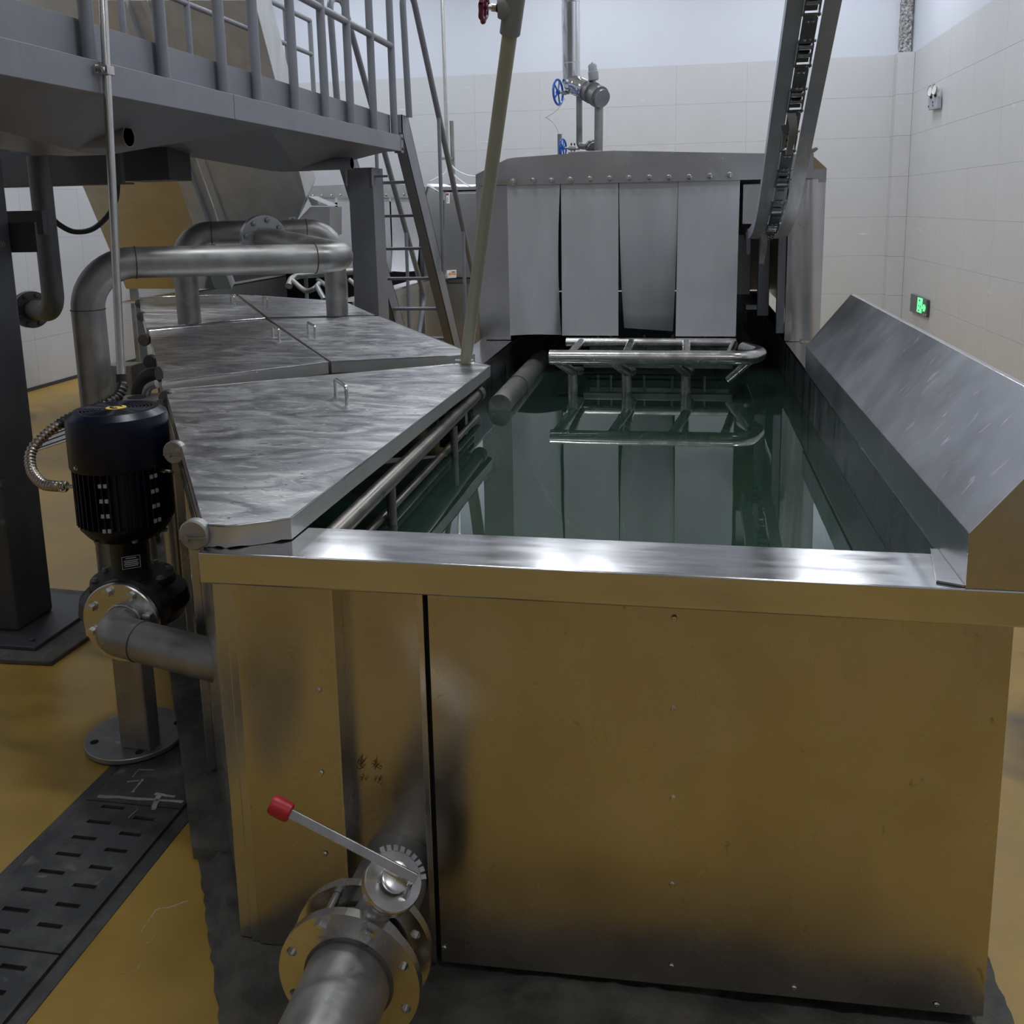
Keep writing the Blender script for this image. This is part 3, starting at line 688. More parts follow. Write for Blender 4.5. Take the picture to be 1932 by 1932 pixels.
# carrier hooks hanging from the chain
def hook(px, w, name='carrier_hook', x=0.40, mt='galv'):
    P = []
    for (xx, yy, Y) in px: P.append(Q(xx, yy, Y=Y))
    P = smooth_path(P, 5); m = MB(); vs = []
    for i, p in enumerate(P):
        f = i / (len(P) - 1); ww = w * (1 - 0.35 * f)
        vs += [p + Vector((-ww, 0, 0)), p + Vector((ww, 0, 0)), p + Vector((ww, 0.012, 0.004)), p + Vector((-ww, 0.012, 0.004))]
    fs = [(i * 4 + k, i * 4 + (k + 1) % 4, i * 4 + 4 + (k + 1) % 4, i * 4 + 4 + k) for i in range(len(P) - 1) for k in range(4)]
    fs += [(3, 2, 1, 0), tuple(range(len(vs) - 4, len(vs)))]
    m.add(vs, fs).build(name, mt, cv, 40)
hook([(1493, 214, 3.62), (1497, 240, 3.62), (1494, 262, 3.63), (1488, 292, 3.66)], 0.016)
hook([(1478, 236, 3.66), (1480, 256, 3.68), (1477, 282, 3.72)], 0.009)
hook([(1440, 440, 4.6), (1442, 462, 4.6), (1437, 497, 4.62)], 0.016)
hook([(1412, 440, 4.9), (1412, 480, 4.9)], 0.012, mt='chain')
MB().prism([Q(1512, 292, Y=4.05), Q(1520, 284, Y=4.05), Q(1541, 277, Y=4.05), Q(1544, 281, Y=4.05), Q(1540, 285, Y=4.05), Q(1512, 302, Y=4.05)], (0, 0.012, 0)).build('carrier_hook', 'galv', cv, 0, 0.002)

# ------------------------------------------------------------------ steam line on the tunnel roof
SY = 6.6
st = thing('steam_line', 'mirror clad steam pipe with valves and blue handwheels above the tunnel', 'pipe', tuple(Q(1115, 292, Y=SY)))
a = Q(1078, 152, Y=SY); top = Vector((a.x, SY, 5.2)); rC = 0.062
for z0, z1 in ((a.z, 2.66), (2.665, 3.05), (3.055, 3.7), (3.705, 5.2)):
    if z1 > z0: MB().cyl((a.x, SY, z0), (a.x, SY, z1), rC, seg=28).build('clad_section', 'mirror_clad', st)
b = Q(1112, 172, Y=SY - 0.14); d = (b - a).normalized()
MB().tube([a + Vector((0, 0, 0.06)), a + Vector((0, 0, 0.0)), a - Vector((0, 0, 0.02)) + d * 0.01, b], [rC, rC, rC * 1.06, rC], 28).build('clad_elbow', 'mirror_clad', st)
MB().ring(b - d * 0.012, d, rC, rC * 1.16, 0.022, 28).build('end_band', 'galv_dark', st)
c0 = b + d * 0.01
for k, (r, h) in enumerate(((0.072, 0.03), (0.062, 0.05), (0.072, 0.03), (0.060, 0.03))):
    MB().cyl(c0, c0 + d * h, r, seg=28).build('valve_flange' if k in (0, 2) else 'valve_body', 'iron', st)
    if k in (0, 2):
        fa, fb, _ = frame(d)
        for j in range(8):
            an = j * math.pi / 4 + 0.3
            place(BOLT_D, 'bolt', orient(c0 + (fa * math.cos(an) + fb * math.sin(an)) * 0.056 - d * 0.001, -d, 0.7), st)
    c0 = c0 + d * h
# actuator
e0 = Q(1121, 158, Y=SY - 0.18); e1 = Q(1117, 118, Y=SY - 0.18); ed = (e1 - e0); el = ed.length; ed.normalize()
MB().lathe(e0, ed, [(0.012, 0), (0.012, 0.02), (0.030, 0.022), (0.034, 0.03), (0.034, 0.075), (0.029, 0.08), (0.029, 0.115), (0.022, 0.125), (0.007, 0.128), (0.007, el)], 20).build('actuator', 'lamp_box', st)
# down pipes
p1, p1b = Q(1093, 182, Y=SY - 0.05), Q(1093, 276, Y=SY - 0.05)
p2, p2b = Q(1130, 190, Y=SY - 0.17), Q(1129, 291, Y=SY - 0.17)
MB().tube(fillet([p1, p1b, Q(1114, 277, Y=SY - 0.10)], 0.03, 6), 0.021, 16).build('bypass_pipe', 'galv', st)
MB().cyl(p2, p2b, 0.029, seg=18).build('down_pipe', 'galv', st)
fq = Q(1116, 276, Y=SY - 0.10); fd = (p2b - fq).normalized()
MB().cyl(fq - fd * 0.012, fq + fd * 0.004, 0.045, seg=22).build('valve_flange', 'iron', st)
MB().cyl(fq + fd * 0.004, fq + fd * 0.016, 0.038, seg=22).build('gasket_ring', 'steel_tube', st)
MB().cyl(fq + fd * 0.016, fq + fd * 0.03, 0.045, seg=22).build('valve_flange', 'iron', st)
def handwheel(c, axis, R, mt, par, stem_to, r=0.008):
    m = MB().torus(c, axis, R, r, 28, 10); fa, fb, d_ = frame(axis)
    for k in range(5):
        an = k * 2 * math.pi / 5; m.tube([Vector(c), Vector(c) + (fa * math.cos(an) + fb * math.sin(an)) * R], r * 0.7, 8)
    m.lathe(Vector(c) - d_ * 0.012, axis, [(0.014, 0), (0.014, 0.024)], 12)
    h = m.build('handwheel', mt, par)
    MB().cyl(c, stem_to, 0.008, seg=12).build('stem', 'iron', par)
    s0 = Vector(c).lerp(Vector(stem_to), 0.35); s1 = Vector(c).lerp(Vector(stem_to), 0.75)
    MB().cyl(s0, s1, 0.015, seg=6).build('gland_nut', 'iron', par)
w1 = Q(1053, 174, Y=SY - 0.02); handwheel(w1, (1, -0.28, 0), 0.082, 'blue', st, Q(1074, 176, Y=SY))
w2 = Q(1062, 279, Y=SY - 0.04); handwheel(w2, (1, -0.28, 0), 0.058, 'blue', st, Q(1094, 281, Y=SY - 0.05), 0.007)
for ex in (1079, 1085):
    for ey in (272, 286): place(BOLT_D, 'bolt', orient(Q(ex, ey, Y=SY - 0.05), (-1, -0.3, 0), 0.8), st)
MB().box(Q(1078, 285, Y=SY - 0.05).x, Q(1140, 285, Y=SY).x, SY - 0.24, SY + 0.02, 1.99, Q(1110, 287, Y=SY - 0.1).z).build('roof_saddle', 'galv', st, 0, 0.003)

# thin white signal tube and the small strut beside the steam line
sg = MB().tube(smooth_path([Q(1066, 185, Y=6.9), Q(1052, 206, Y=6.9), Q(1032, 220, Y=6.9), Q(1028, 221, Y=6.9)], 8), 0.004, 8)
sg.tube(smooth_path([Q(1030, 221, Y=6.9), Q(1045, 232, Y=6.9), Q(1055, 250, Y=6.9)], 8), 0.004, 8)
tag(sg.build('signal_cable', 'cable'), 'thin pale cable curling beside the upper blue handwheel', 'cable')
q0, q1 = Q(1056, 253, Y=6.9), Q(1056, 296, Y=6.9)
so = MB().box(q0.x - 0.014, q0.x + 0.014, 6.88, 6.90, 1.985, q0.z).box(q0.x - 0.014, q0.x - 0.011, 6.90, 6.92, 1.985, q0.z).box(q0.x + 0.011, q0.x + 0.014, 6.90, 6.92, 1.985, q0.z)
tag(so.build('cable_strut', 'galv', None, 0), 'short galvanised strut behind the lower blue handwheel', 'strut')

# ------------------------------------------------------------------ olive pipe leaning out of the lids
op = thing('leaning_pipe', 'olive plastic pipe leaning above the lids with a red valve wheel', 'pipe', tuple(Q(878, 678, Z=1.075)))
OB = Q(878, 684, Z=1.055); OT = Q(963, 56, Y=3.1); od = (OT - OB).normalized()
MB().cyl(OB, OT, 0.0248, seg=22).build('pipe', 'olive', op)
MB().tube([OB + Vector((-0.04, -0.01, 0.012)), OB + Vector((0.0, -0.03, 0.014)), OB + Vector((0.035, -0.005, 0.012))], 0.004, 6).build('tie_wire', 'cable', op)
OV = Q(976, -40, Y=3.05)
MB().cyl(OT - od * 0.012, OT + od * 0.15, 0.0335, seg=22).build('valve_body', 'olive_dark', op)
vn = Q(958, 16, Y=3.05); ve = Q(938, 15, Y=3.05); vx = Q(966, 14, Y=3.06)
MB().lathe(vx, ve - vx, [(0.030, 0), (0.035, 0.02), (0.036, 0.035), (0.030, 0.046)], 20).build('valve_bonnet', 'olive_dark', op)
hw0 = Q(913, 13, Y=3.05)
MB().lathe(ve, hw0 - ve, [(0.014, 0), (0.012, 0.004), (0.012, 0.018), (0.008, 0.019), (0.008, (hw0 - ve).length)], 14).build('stem', 'conduit', op)
fa, fb, fd2 = frame(hw0 - ve)
m = MB(); prof = []
for k in range(40):
    an = 2 * math.pi * k / 40; R = 0.040 + 0.0045 * math.cos(an * 7); prof.append(hw0 + (fa * math.cos(an) + fb * math.sin(an)) * R)
m.tube(prof + [prof[0]], 0.0085, 8, False)
for k in range(5):
    an = k * 2 * math.pi / 5; m.tube([hw0, hw0 + (fa * math.cos(an) + fb * math.sin(an)) * 0.04], 0.006, 8)
m.lathe(hw0 - fd2 * 0.01, fd2, [(0.013, 0), (0.013, 0.022)], 12)
m.build('handwheel', 'wheel_red', op)

# ================================================================== DRAIN VALVE AT THE FRONT
vc = Q(662, 1838, Y=1.50)                     # centre of the near flange
VX, VZ = vc.x, vc.z
dv = thing('drain_valve', 'stainless butterfly valve and drain pipe below the recess with red lever', 'valve', (VX, 1.5, 0.0))
RF = 0.142
def flange(y0, y1, R, rin, nh, name, ph=0.0):
    m = MB(); n = 64; hr = 0.0105; hc = R * 0.86
    # disc with real bolt holes: sectors, each hole cut as an octagonal opening
    vs = []; fs = []; seg = nh * 8; rings = [rin, hc - hr * 1.6, hc + hr * 1.6, R]
    def pt(r, a, y): return (VX + r * math.cos(a), y, VZ + r * math.sin(a))
    for h in range(nh):
        a0 = ph + (h - 0.5) * 2 * math.pi / nh; ac = ph + h * 2 * math.pi / nh; a1 = ph + (h + 0.5) * 2 * math.pi / nh
        steps = 4
        inner = [pt(rin, a0 + (a1 - a0) * k / 8, 0) for k in range(9)]; outer = [pt(R, a0 + (a1 - a0) * k / 8, 0) for k in range(9)]
        cx_, cz_ = VX + hc * math.cos(ac), VZ + hc * math.sin(ac)
        loop = inner[::-1] + outer          # closed outline a1..a0 inner then a0..a1 outer
        bound = outer + [pt((R + rin) / 2, a1, 0)] + inner[::-1] + [pt((R + rin) / 2, a0, 0)]
        nb = len(bound)
        hole = []
        for (x, _, z) in bound:
            dx, dz = x - cx_, z - cz_; l = math.hypot(dx, dz); hole.append((cx_ + dx / l * hr, 0, cz_ + dz / l * hr))
        o = len(vs)
        for yy in (y0, y1):
            vs += [(x, yy, z) for x, _, z in bound] + [(x, yy, z) for x, _, z in hole]
        for k in range(nb):
            j = (k + 1) % nb
            fs.append((o + k, o + j, o + nb + j, o + nb + k)); fs.append((o + 2 * nb + k, o + 3 * nb + k, o + 3 * nb + j, o + 2 * nb + j))
            fs.append((o + nb + k, o + nb + j, o + 3 * nb + j, o + 3 * nb + k))
        for k in range(8): fs.append((o + k, o + 2 * nb + k, o + 2 * nb + k + 1, o + k + 1))
        for k in range(9, 18): fs.append((o + k, o + 2 * nb + k, o + 2 * nb + k + 1, o + k + 1)) if k < 17 else None
    m.add(vs, fs)
    return m.build(name, 'steel_tube', dv, 40)
flange(1.486, 1.506, RF, 0.084, 8, 'flange', math.radians(22.5))
flange(1.566, 1.586, RF, 0.070, 8, 'flange', math.radians(22.5))
MB().lathe((VX, 1.05, VZ), (0, 1, 0), [(0.0835, 0), (0.0835, 0.40), (0.0855, 0.435), (0.079, 0.456)], 40).build('drain_pipe', 'galv', dv)
MB().torus((VX, 1.486, VZ), (0, 1, 0), 0.086, 0.005, 40, 8).build('weld_ring', 'weld', dv)
MB().ring((VX, 1.10, VZ), (0, 1, 0), 0.0835, 0.0865, 0.012, 40).build('weld_ring', 'steel_tube', dv)
MB().lathe((VX, 1.586, VZ), (0, 1, 0), [(0.080, 0), (0.080, 0.228)], 32).build('tank_stub', 'galv', dv)
MB().lathe((VX, 1.508, VZ), (0, 1, 0), [(0.088, 0), (0.100, 0.004), (0.100, 0.050), (0.088, 0.056)], 36).build('valve_body', 'steel_tube', dv)
for an in (64, 118, 155, 20, -30, -150):
    r = RF * 0.86; a_ = math.radians(an)
    x, z = VX + r * math.cos(a_), VZ + r * math.sin(a_)
    if an in (64, 118):
        x, z = VX + r * math.cos(math.radians(67.5 if an == 64 else 112.5)), VZ + r * math.sin(math.radians(67.5 if an == 64 else 112.5))
        bl = MB().cyl((x, 1.47, z), (x, 1.605, z), 0.0095, seg=12).build('stud', 'steel_tube', dv)
        place(BOLT_S, 'nut', orient((x, 1.4865, z), (0, -1, 0), 1.25), bl)
        place(BOLT_S, 'nut', orient((x, 1.5855, z), (0, 1, 0), 1.25), bl)
# neck, notch plate and lever: the neck tilts a little towards the viewer
nk0 = Vector((VX + 0.028, 1.535, VZ + 0.095)); nk1 = Q(738, 1668, Y=1.515); nd = (nk1 - nk0).normalized(); nd = (nd + Vector((0, -0.30, 0))).normalized()
MB().cyl(nk0, nk1, 0.034, seg=22).build('valve_neck', 'iron', dv)
MB().lathe(nk1 - nd * 0.012, nd, [(0.050, 0), (0.056, 0.004), (0.056, 0.013), (0.0555, 0.016), (0.056, 0.019), (0.056, 0.028), (0.054, 0.031)], 36).build('top_plate', 'steel_tube', dv)
fa, fb, _ = frame(nd)
notch = MB()
tdir = (Vector((0.45, 0.3, 0.75)) - nd * Vector((0.45, 0.3, 0.75)).dot(nd)).normalized(); tside = nd.cross(tdir)
for k in range(9):
    an = math.radians(-52 + k * 13); dr = tdir * math.cos(an) + tside * math.sin(an)
    notch.obox(nk1 + nd * 0.016 + dr * 0.0585, dr * 0.006, nd.cross(dr) * 0.0045, nd * 0.003)
notch.build('notch_teeth', 'steel_tube', dv, 0)
MB().cyl(nk1 + nd * 0.016, nk1 + nd * 0.040, 0.022, seg=22).build('stem_boss', 'iron', dv)
MB().lathe(nk1 + nd * 0.030, nd, [(0.026, 0), (0.028, 0.004), (0.028, 0.012), (0.024, 0.014)], 24).build('stem_cap', 'steel_tube', dv)
l0 = Q(786, 1658, Y=1.492); l1 = Q(545, 1533, Y=1.492); l2 = Q(512, 1516, Y=1.492)
lv = MB().bar(l0, l1 + (l1 - l0).normalized() * 0.01, 0.017, 0.013, up=(0.35, -0.9, 0.5)).build('lever', 'steel_tube', dv, 0, 0.0015)
ld_ = (l2 - l1).normalized()
MB().lathe(l1 - ld_ * 0.004, ld_, [(0.0145, 0), (0.0175, 0.002), (0.0185, 0.010), (0.0185, 0.036), (0.015, 0.042)], 14).build('grip', 'red', lv, label='red plastic grip')
MB().bar(Q(774, 1668, Y=1.49), Q(766, 1700, Y=1.495), 0.010, 0.004).build('latch_arm', 'steel_tube', lv, 0)
sp = [nk1 + nd * 0.026 - tdir * 0.01 + Vector((-0.026, 0, 0.004)) + Vector((0.0035 * math.cos(k * 0.9), 0, 0.0035 * math.sin(k * 0.9))) + nd * 0.0 + Vector((0.0, -0.004, -0.0007 * k)) for k in range(30)]
MB().tube(sp, 0.0009, 5).build('spring', 'conduit', dv)

# ================================================================== RAISED PLATFORM (left)
PX = -2.0
pf = thing('work_platform', 'grey painted steel work platform with railings high on the left', 'platform', (-2.6, 4.5, 0))
PY0, PY1, PXB = 0.9, 6.66, -3.25
ZB0, ZB1 = 2.125, 2.235
def xbeam(y0, y1): return MB().box(PX - 0.05, PX, y0, y1, ZB0, ZB1)
yj = Q(443, 215, X=PX).y
for a_, b_ in ((PY0, yj - 0.002), (yj + 0.002, PY1)):
    m = MB().box(PX - 0.006, PX, a_, b_, ZB0, ZB1).box(PX - 0.05, PX - 0.006, a_, b_, ZB0, ZB0 + 0.006).box(PX - 0.05, PX - 0.006, a_, b_, ZB1 - 0.006, ZB1)
    m.build('edge_beam', 'paint_grey', pf, 0, 0.002)
MB().box(PXB, PXB + 0.05, PY0, PY1, ZB0, ZB1).build('edge_beam', 'paint_grey', pf, 0)
MB().box(PXB, PX, PY1 - 0.005, PY1 + 0.0, ZB0, ZB1).build('end_beam', 'paint_grey', pf, 0)
for k in range(7):
    y0 = PY0 + (PY1 - PY0) * k / 7
    MB().box(PXB + 0.01, PX - 0.052, y0 + 0.004, y0 + (PY1 - PY0) / 7 - 0.004, ZB1 - 0.005, ZB1 + 0.001).build('deck_plate', 'paint_grey', pf, 0)
# posts of the near railing, from the photograph
POSTX = [42, 185, 318, 425, 497, 563, 624, 669, 710, 752]
def rail_y(px): return Q(px, 140 + 0.16 * px, X=PX).y
posts = [1.2, 1.9] + [Q(px, 60 + 0.265 * px - 10, X=PX).y for px in (183, 322, 433, 497, 567, 624, 671, 714, 752)]
tz0, tz1 = ZB1 + 0.012, ZB1 + 0.140
yy = [PY0] + posts
for i, y in enumerate(posts):
    MB().cyl((PX - 0.030, y, ZB1 + 0.002), (PX - 0.030, y, 3.35), 0.025, seg=14).build('railing_post', 'paint_grey', pf)
for a_, b_ in zip(yy[:-1], yy[1:]):
    MB().box(PX - 0.064, PX - 0.058, a_ + 0.002, b_ - 0.002, tz0, tz1).build('toe_board', 'paint_grey', pf, 0, 0.001)
    MB().box(PX - 0.030, PX - 0.0075, b_ - 0.022, b_ + 0.022, ZB1, ZB1 + 0.004).build('post_foot', 'paint_grey', pf, 0)
zm = Q(624, 25, X=PX - 0.03).z
MB().cyl((PX - 0.030, PY0, zm), (PX - 0.030, posts[-1], zm), 0.022, seg=14).build('middle_rail', 'paint_grey', pf)
MB().cyl((PX - 0.030, PY0, 3.35), (PX - 0.030, posts[-1], 3.35), 0.021, seg=14).build('top_rail', 'paint_grey', pf)
# far railing of the platform
fp = [Q(px, 140, X=PXB + 0.03).y for px in (240, 362, 545, 590)]
for y in fp: MB().cyl((PXB + 0.03, y, ZB1 + 0.002), (PXB + 0.03, y, 3.35), 0.021, seg=14).build('railing_post', 'paint_grey', pf)
zf = Q(520, 75, X=PXB + 0.03).z
MB().cyl((PXB + 0.03, PY0, zf), (PXB + 0.03, fp[-1], zf), 0.019, seg=14).build('middle_rail', 'paint_grey', pf)
MB().cyl((PXB + 0.03, PY0, 3.35), (PXB + 0.03, fp[-1], 3.35), 0.021, seg=14).build('top_rail', 'paint_grey', pf)
# pans below the deck with outlet stubs
def pan(y0, y1, ax, ay, az, f=0.10):
    x0, x1, zt = PXB + 0.06, PX - 0.055, ZB0 + 0.004
    b = [(ax - f, ay - f, az), (ax + f, ay - f, az), (ax + f, ay + f, az), (ax - f, ay + f, az)]
    t = [(x0, y0, zt), (x1, y0, zt), (x1, y1, zt), (x0, y1, zt)]
    MB().add(t + b, [(0, 1, 5, 4), (1, 2, 6, 5), (2, 3, 7, 6), (3, 0, 4, 7), (4, 5, 6, 7), (3, 2, 1, 0)]).build('drip_pan', 'paint_grey', pf, 0)
pan(1.2, 4.55, -2.62, 3.80, 1.975); pan(4.56, 6.6, -2.62, 6.12, 1.985)
s1 = Q(243, 258, X=-2.26); s2 = Q(664, 308, X=-2.16)
MB().tube([(s1.x - 0.55, s1.y, s1.z - 0.002), (s1.x - 0.002, s1.y, s1.z), (s1.x, s1.y, s1.z), (s1.x, s1.y, s1.z), (s1.x - 0.06, s1.y, s1.z)], [0.042, 0.042, 0.042, 0.039, 0.039], 24).build('outlet_stub', 'paint_grey', pf, 50)
MB().tube([(s2.x - 0.50, s2.y, s2.z), (s2.x - 0.002, s2.y, s2.z), (s2.x, s2.y, s2.z), (s2.x, s2.y, s2.z), (s2.x - 0.06, s2.y, s2.z)], [0.040, 0.040, 0.040, 0.037, 0.037], 24).build('outlet_stub', 'paint_grey', pf, 50)
# dark cross beam and motor box hanging under the deck
c1 = Q(228, 342, Y=5.0); c2 = Q(320, 338, Y=5.0)
MB().box(c1.x, c2.x, 5.0, 5.25, c1.z, ZB0 - 0.02).build('cross_box', 'paint_dark', pf, 0, 0.003)
c3 = Q(20, 349, Y=4.6); c4 = Q(229, 347, Y=4.6)
MB().box(c3.x - 0.5, c4.x, 4.6, 4.64, c4.z, ZB0 - 0.02).build('cross_beam', 'paint_dark', pf, 0, 0.003)
MB().box(c3.x - 0.5, c4.x, 4.64, 4.72, c4.z, c4.z + 0.01).build('cross_beam', 'paint_dark', pf, 0)

# column carrying the platform on the left, with base plate
k1 = Vector((-2.665, 3.19, 0))
cl = thing('steel_column', 'dark grey box column under the platform at the left edge', 'column', (-2.76, 3.29, 0))
MB().box(-2.865, -2.665, 3.18, 3.40, 0.036, 2.0).build('shaft', 'paint_dark', cl, 0, 0.012)
MB().box(-2.99, -2.50, 3.06, 3.56, 0.020, 0.036).build('base_plate', 'paint_dark', cl, 0, 0.003)
for x, y in ((-2.55, 3.50), (-2.55, 3.11), (-2.93, 3.11), (-2.93, 3.50)):
    place(BOLT_D, 'anchor_bolt', orient((x, y, 0.036), (0, 0, 1), 1.0), cl)
MB().obox(Q(28, 448, Y=3.42), (0.10, 0, 0), (0, 0.006, 0), (0, 0, 0.06)).build('gusset', 'paint_dark', cl, 0)
cb0, cb1 = Q(-40, 445, Y=3.6), Q(78, 397, Y=3.6)
MB().box(cb0.x, cb1.x, 3.6, 3.63, cb0.z, cb1.z).build('cross_bar', 'paint_dark', cl, 0)
for x, y in ((3, 462), (8, 985), (3, 912)):
    place(BOLT_D, 'bolt', orient(Q(x, y, Y=3.175), (0, -1, 0), 1.1), cl)
cp_ = MB().prism([(-3.05, 2.96, 0.020), (-2.38, 2.99, 0.020), (-2.36, 3.62, 0.020), (-3.05, 3.66, 0.020)][::-1], (0, 0, -0.0195))
tag(cp_.build('column_pad', 'concrete', None, 0, 0.004), 'dark concrete pad below the column base plate', 'pad')

# far post with the bracket under the end of the platform
fpst = thing('support_post', 'square grey steel post below the far end of the platform', 'post', (-2.25, 6.55, 0))
pxa, pxb = Q(661, 420, Y=6.50).x, Q(707, 420, Y=6.50).x
MB().box(pxa, pxb, 6.50, 6.74, 0.012, Q(690, 316, Y=6.5).z).build('shaft', 'paint_grey', fpst, 0, 0.004)
MB().box(pxa - 0.08, pxb + 0.08, 6.42, 6.82, 0.0, 0.012).build('base_plate', 'paint_grey', fpst, 0)
MB().box(pxa - 0.03, pxb + 0.10, 6.53, 6.57, Q(690, 316, Y=6.5).z - 0.07, Q(690, 316, Y=6.5).z - 0.055).build('bracket', 'paint_grey', fpst, 0)
for bx in (654, 702):
    q = Q(bx, 335, Y=6.49); MB().cyl((q.x, q.y, q.z - 0.06), (q.x, q.y, q.z + 0.06), 0.008, seg=8).build('threaded_rod', 'galv', fpst)

# ------------------------------------------------------------------ ladder stair
LA = thing('ladder', 'steep grey steel ladder with pipe handrails at the platform end', 'ladder', (-2.25, 8.5, 0))
LX = PX; LW = 0.53
ltop = Vector((LX, 6.79, 2.37)); lbot = Vector((LX, 8.52, 0.0)); ldir = (lbot - ltop).normalized(); lup = Vector((0, -ldir.z, ldir.y))
def stile(x):
    w2 = 0.075; t = lup * -1
    if t.y > 0: pass
    P = [Vector((x, 6.715, 2.385)), Vector((x, 6.87, 2.385)), Vector((x, 8.66, 0.005)), Vector((x, 8.44, 0.005)), Vector((x, 6.715, 2.26))]
    m = MB().prism(P, (-0.006, 0, 0))
    e = Vector((0, 0.010, 0))
    m.prism([P[0], P[4], P[4] + e, P[0] + e], (-0.078, 0, 0)); m.prism([P[4], P[3], P[3] + e, P[4] + e], (-0.078, 0, 0))
    m.prism([P[1], P[2], P[2] - e, P[1] - e], (-0.078, 0, 0))
    return m.build('stile', 'paint_grey', LA, 0)
stile(LX); stile(LX - LW + 0.05)
for yy_, xx_ in ((340, 778), (404, 790), (467, 805), (525, 818), (583, 832), (640, 846)):
    q = Q(xx_ + 2, yy_, X=LX - 0.014)
    t_ = (2.36 - q.z) / 2.36; yc = 6.76 + t_ * 1.75
    MB().box(LX - LW + 0.04, LX - 0.0125, yc - 0.05, yc + 0.05, q.z - 0.022, q.z).build('rung', 'paint_grey', LA, 0, 0.003)
for zz in (0.28, 0.0):
    t_ = (2.36 - zz - 0.1) / 2.36; yc = 6.76 + t_ * 1.75
    if zz: MB().box(LX - LW + 0.04, LX - 0.0125, yc - 0.05, yc + 0.05, zz - 0.022, zz).build('rung', 'paint_grey', LA, 0, 0.003)
def handrail(dx):
    x = LX + dx
    pts = [Q(770, 225, X=LX), Q(751, 0, X=LX), Q(758, -40, X=LX)]
    a0 = Vector((x, 6.80, 2.37)); a1 = Vector((x, 6.74, 3.22)); a2 = Vector((x, 7.02, 3.25)); a3 = Vector((x, 8.95, 0.86)); a4 = Vector((x, 8.62, 0.42))
    MB().tube(fillet([a0, a1, a2, a3, a4], [0.10, 0.12, 0.10], 7), 0.024, 12).build('handrail', 'paint_grey', LA)
    for fz in (0.33, 0.72):
        p = a2.lerp(a3, fz); q = Vector((x, 6.80 + 1.72 * min(1, fz + 0.12), 2.37 - 2.36 * min(1, fz + 0.12)))
        MB().cyl(p, (x, p.y - 0.02, max(0.25, 2.37 - (p.y - 6.80) * 1.365)), 0.016, seg=12).build('handrail_post', 'paint_grey', LA)
handrail(0.03); handrail(-LW + 0.02)
MB().box(LX - 0.05, LX + 0.002, 6.662, 6.72, ZB0 - 0.01, ZB1 + 0.01).build('mounting_plate', 'paint_grey', LA, 0)
for zz in (ZB0 + 0.02, ZB1 - 0.02): place(BOLT_D, 'bolt', orient((LX + 0.002, 6.69, zz), (1, 0, 0), 0.9), LA)

# ================================================================== PUMP IN FRONT OF THE COLUMN
AX, AY = -1.765, 2.64
pm = thing('water_pump', 'vertical navy motor pump on a square pedestal beside the tank', 'pump', (AX, AY, 0))
# motor
def lathe_z(prof, name, mt, par=pm, seg=40, sm=35): return MB().lathe((AX, AY, 0), (0, 0, 1), prof, seg).build(name, mt, par, sm)
lathe_z([(0.118, 0.735), (0.128, 0.745), (0.128, 0.925), (0.12, 0.93)], 'stator_body', 'navy')
fin = MB()
for k in range(44):
    a_ = 2 * math.pi * k / 44; d = Vector((math.cos(a_), math.sin(a_), 0)); s_ = Vector((-d.y, d.x, 0))
    fin.obox(Vector((AX, AY, 0.833)) + d * 0.136, d * 0.012, s_ * 0.0022, Vector((0, 0, 0.090)))
fin.build('cooling_fins', 'navy', pm, 0)
cowl = lathe_z([(0.150, 0.925), (0.153, 0.930), (0.153, 1.075), (0.150, 1.088), (0.128, 1.105), (0.112, 1.1055), (0.112, 1.100)], 'fan_cowl', 'navy')
for k in range(4):
    a_ = math.radians((-114, 16, 106, 196)[k]); d = Vector((math.cos(a_), math.sin(a_), 0))
    place(BOLT_S, 'screw', orient(Vector((AX, AY, 0.945)) + d * 0.152, d, 0.5), cowl)
gr = MB()
for r in (0.034, 0.045, 0.056, 0.067, 0.078, 0.089, 0.100, 0.110): gr.torus((AX, AY, 1.104), (0, 0, 1), r, 0.0026, 40, 6)
for k in range(16):
    a_ = 2 * math.pi * k / 16; d = Vector((math.cos(a_), math.sin(a_), 0)); gr.tube([Vector((AX, AY, 1.102)) + d * 0.03, Vector((AX, AY, 1.102)) + d * 0.113], 0.0022, 6)
gr.build('fan_grille', 'navy', cowl)
lathe_z([(0.111, 1.085), (0.111, 1.086)], 'fan_recess', 'void', pm)
dk = MB().lathe((AX, AY, 1.104), (0, 0, 1), [(0.031, 0), (0.031, 0.004)], 26).build('direction_disc', 'yellow', cowl, label='yellow sticker with a rotation arrow')
ar = MB(); P = []
for k in range(12):
    a_ = math.radians(40 + k * 22); P.append(Vector((AX + 0.017 * math.cos(a_), AY + 0.017 * math.sin(a_), 1.1085)))
ar.tube(P, 0.0028, 6); e_ = P[-1]; tg = (P[-1] - P[-2]).normalized(); sd = Vector((-tg.y, tg.x, 0))
ar.prism([e_ + sd * 0.009, e_ - sd * 0.009, e_ + tg * 0.013], (0, 0, 0.001)); ar.build('arrow_print', 'ink', cowl, 0)
# pale bosses on the fins
for sx, ys in ((-1, 1), (1, 1)):
    for k in range(4):
        a_ = math.radians(-80 if sx < 0 else -20); d = Vector((math.cos(a_), math.sin(a_), 0)); s_ = Vector((-d.y, d.x, 0))
        b_ = MB()
        for o_ in (-0.008, 0.008): b_.obox(Vector((AX, AY, 0.90 - k * 0.048 - (0.008 if sx < 0 else 0))) + d * 0.149 + s_ * o_, d * 0.002, s_ * 0.005, Vector((0, 0, 0.006)))
        b_.build('fin_clip', 'lamp_box', pm, 0)
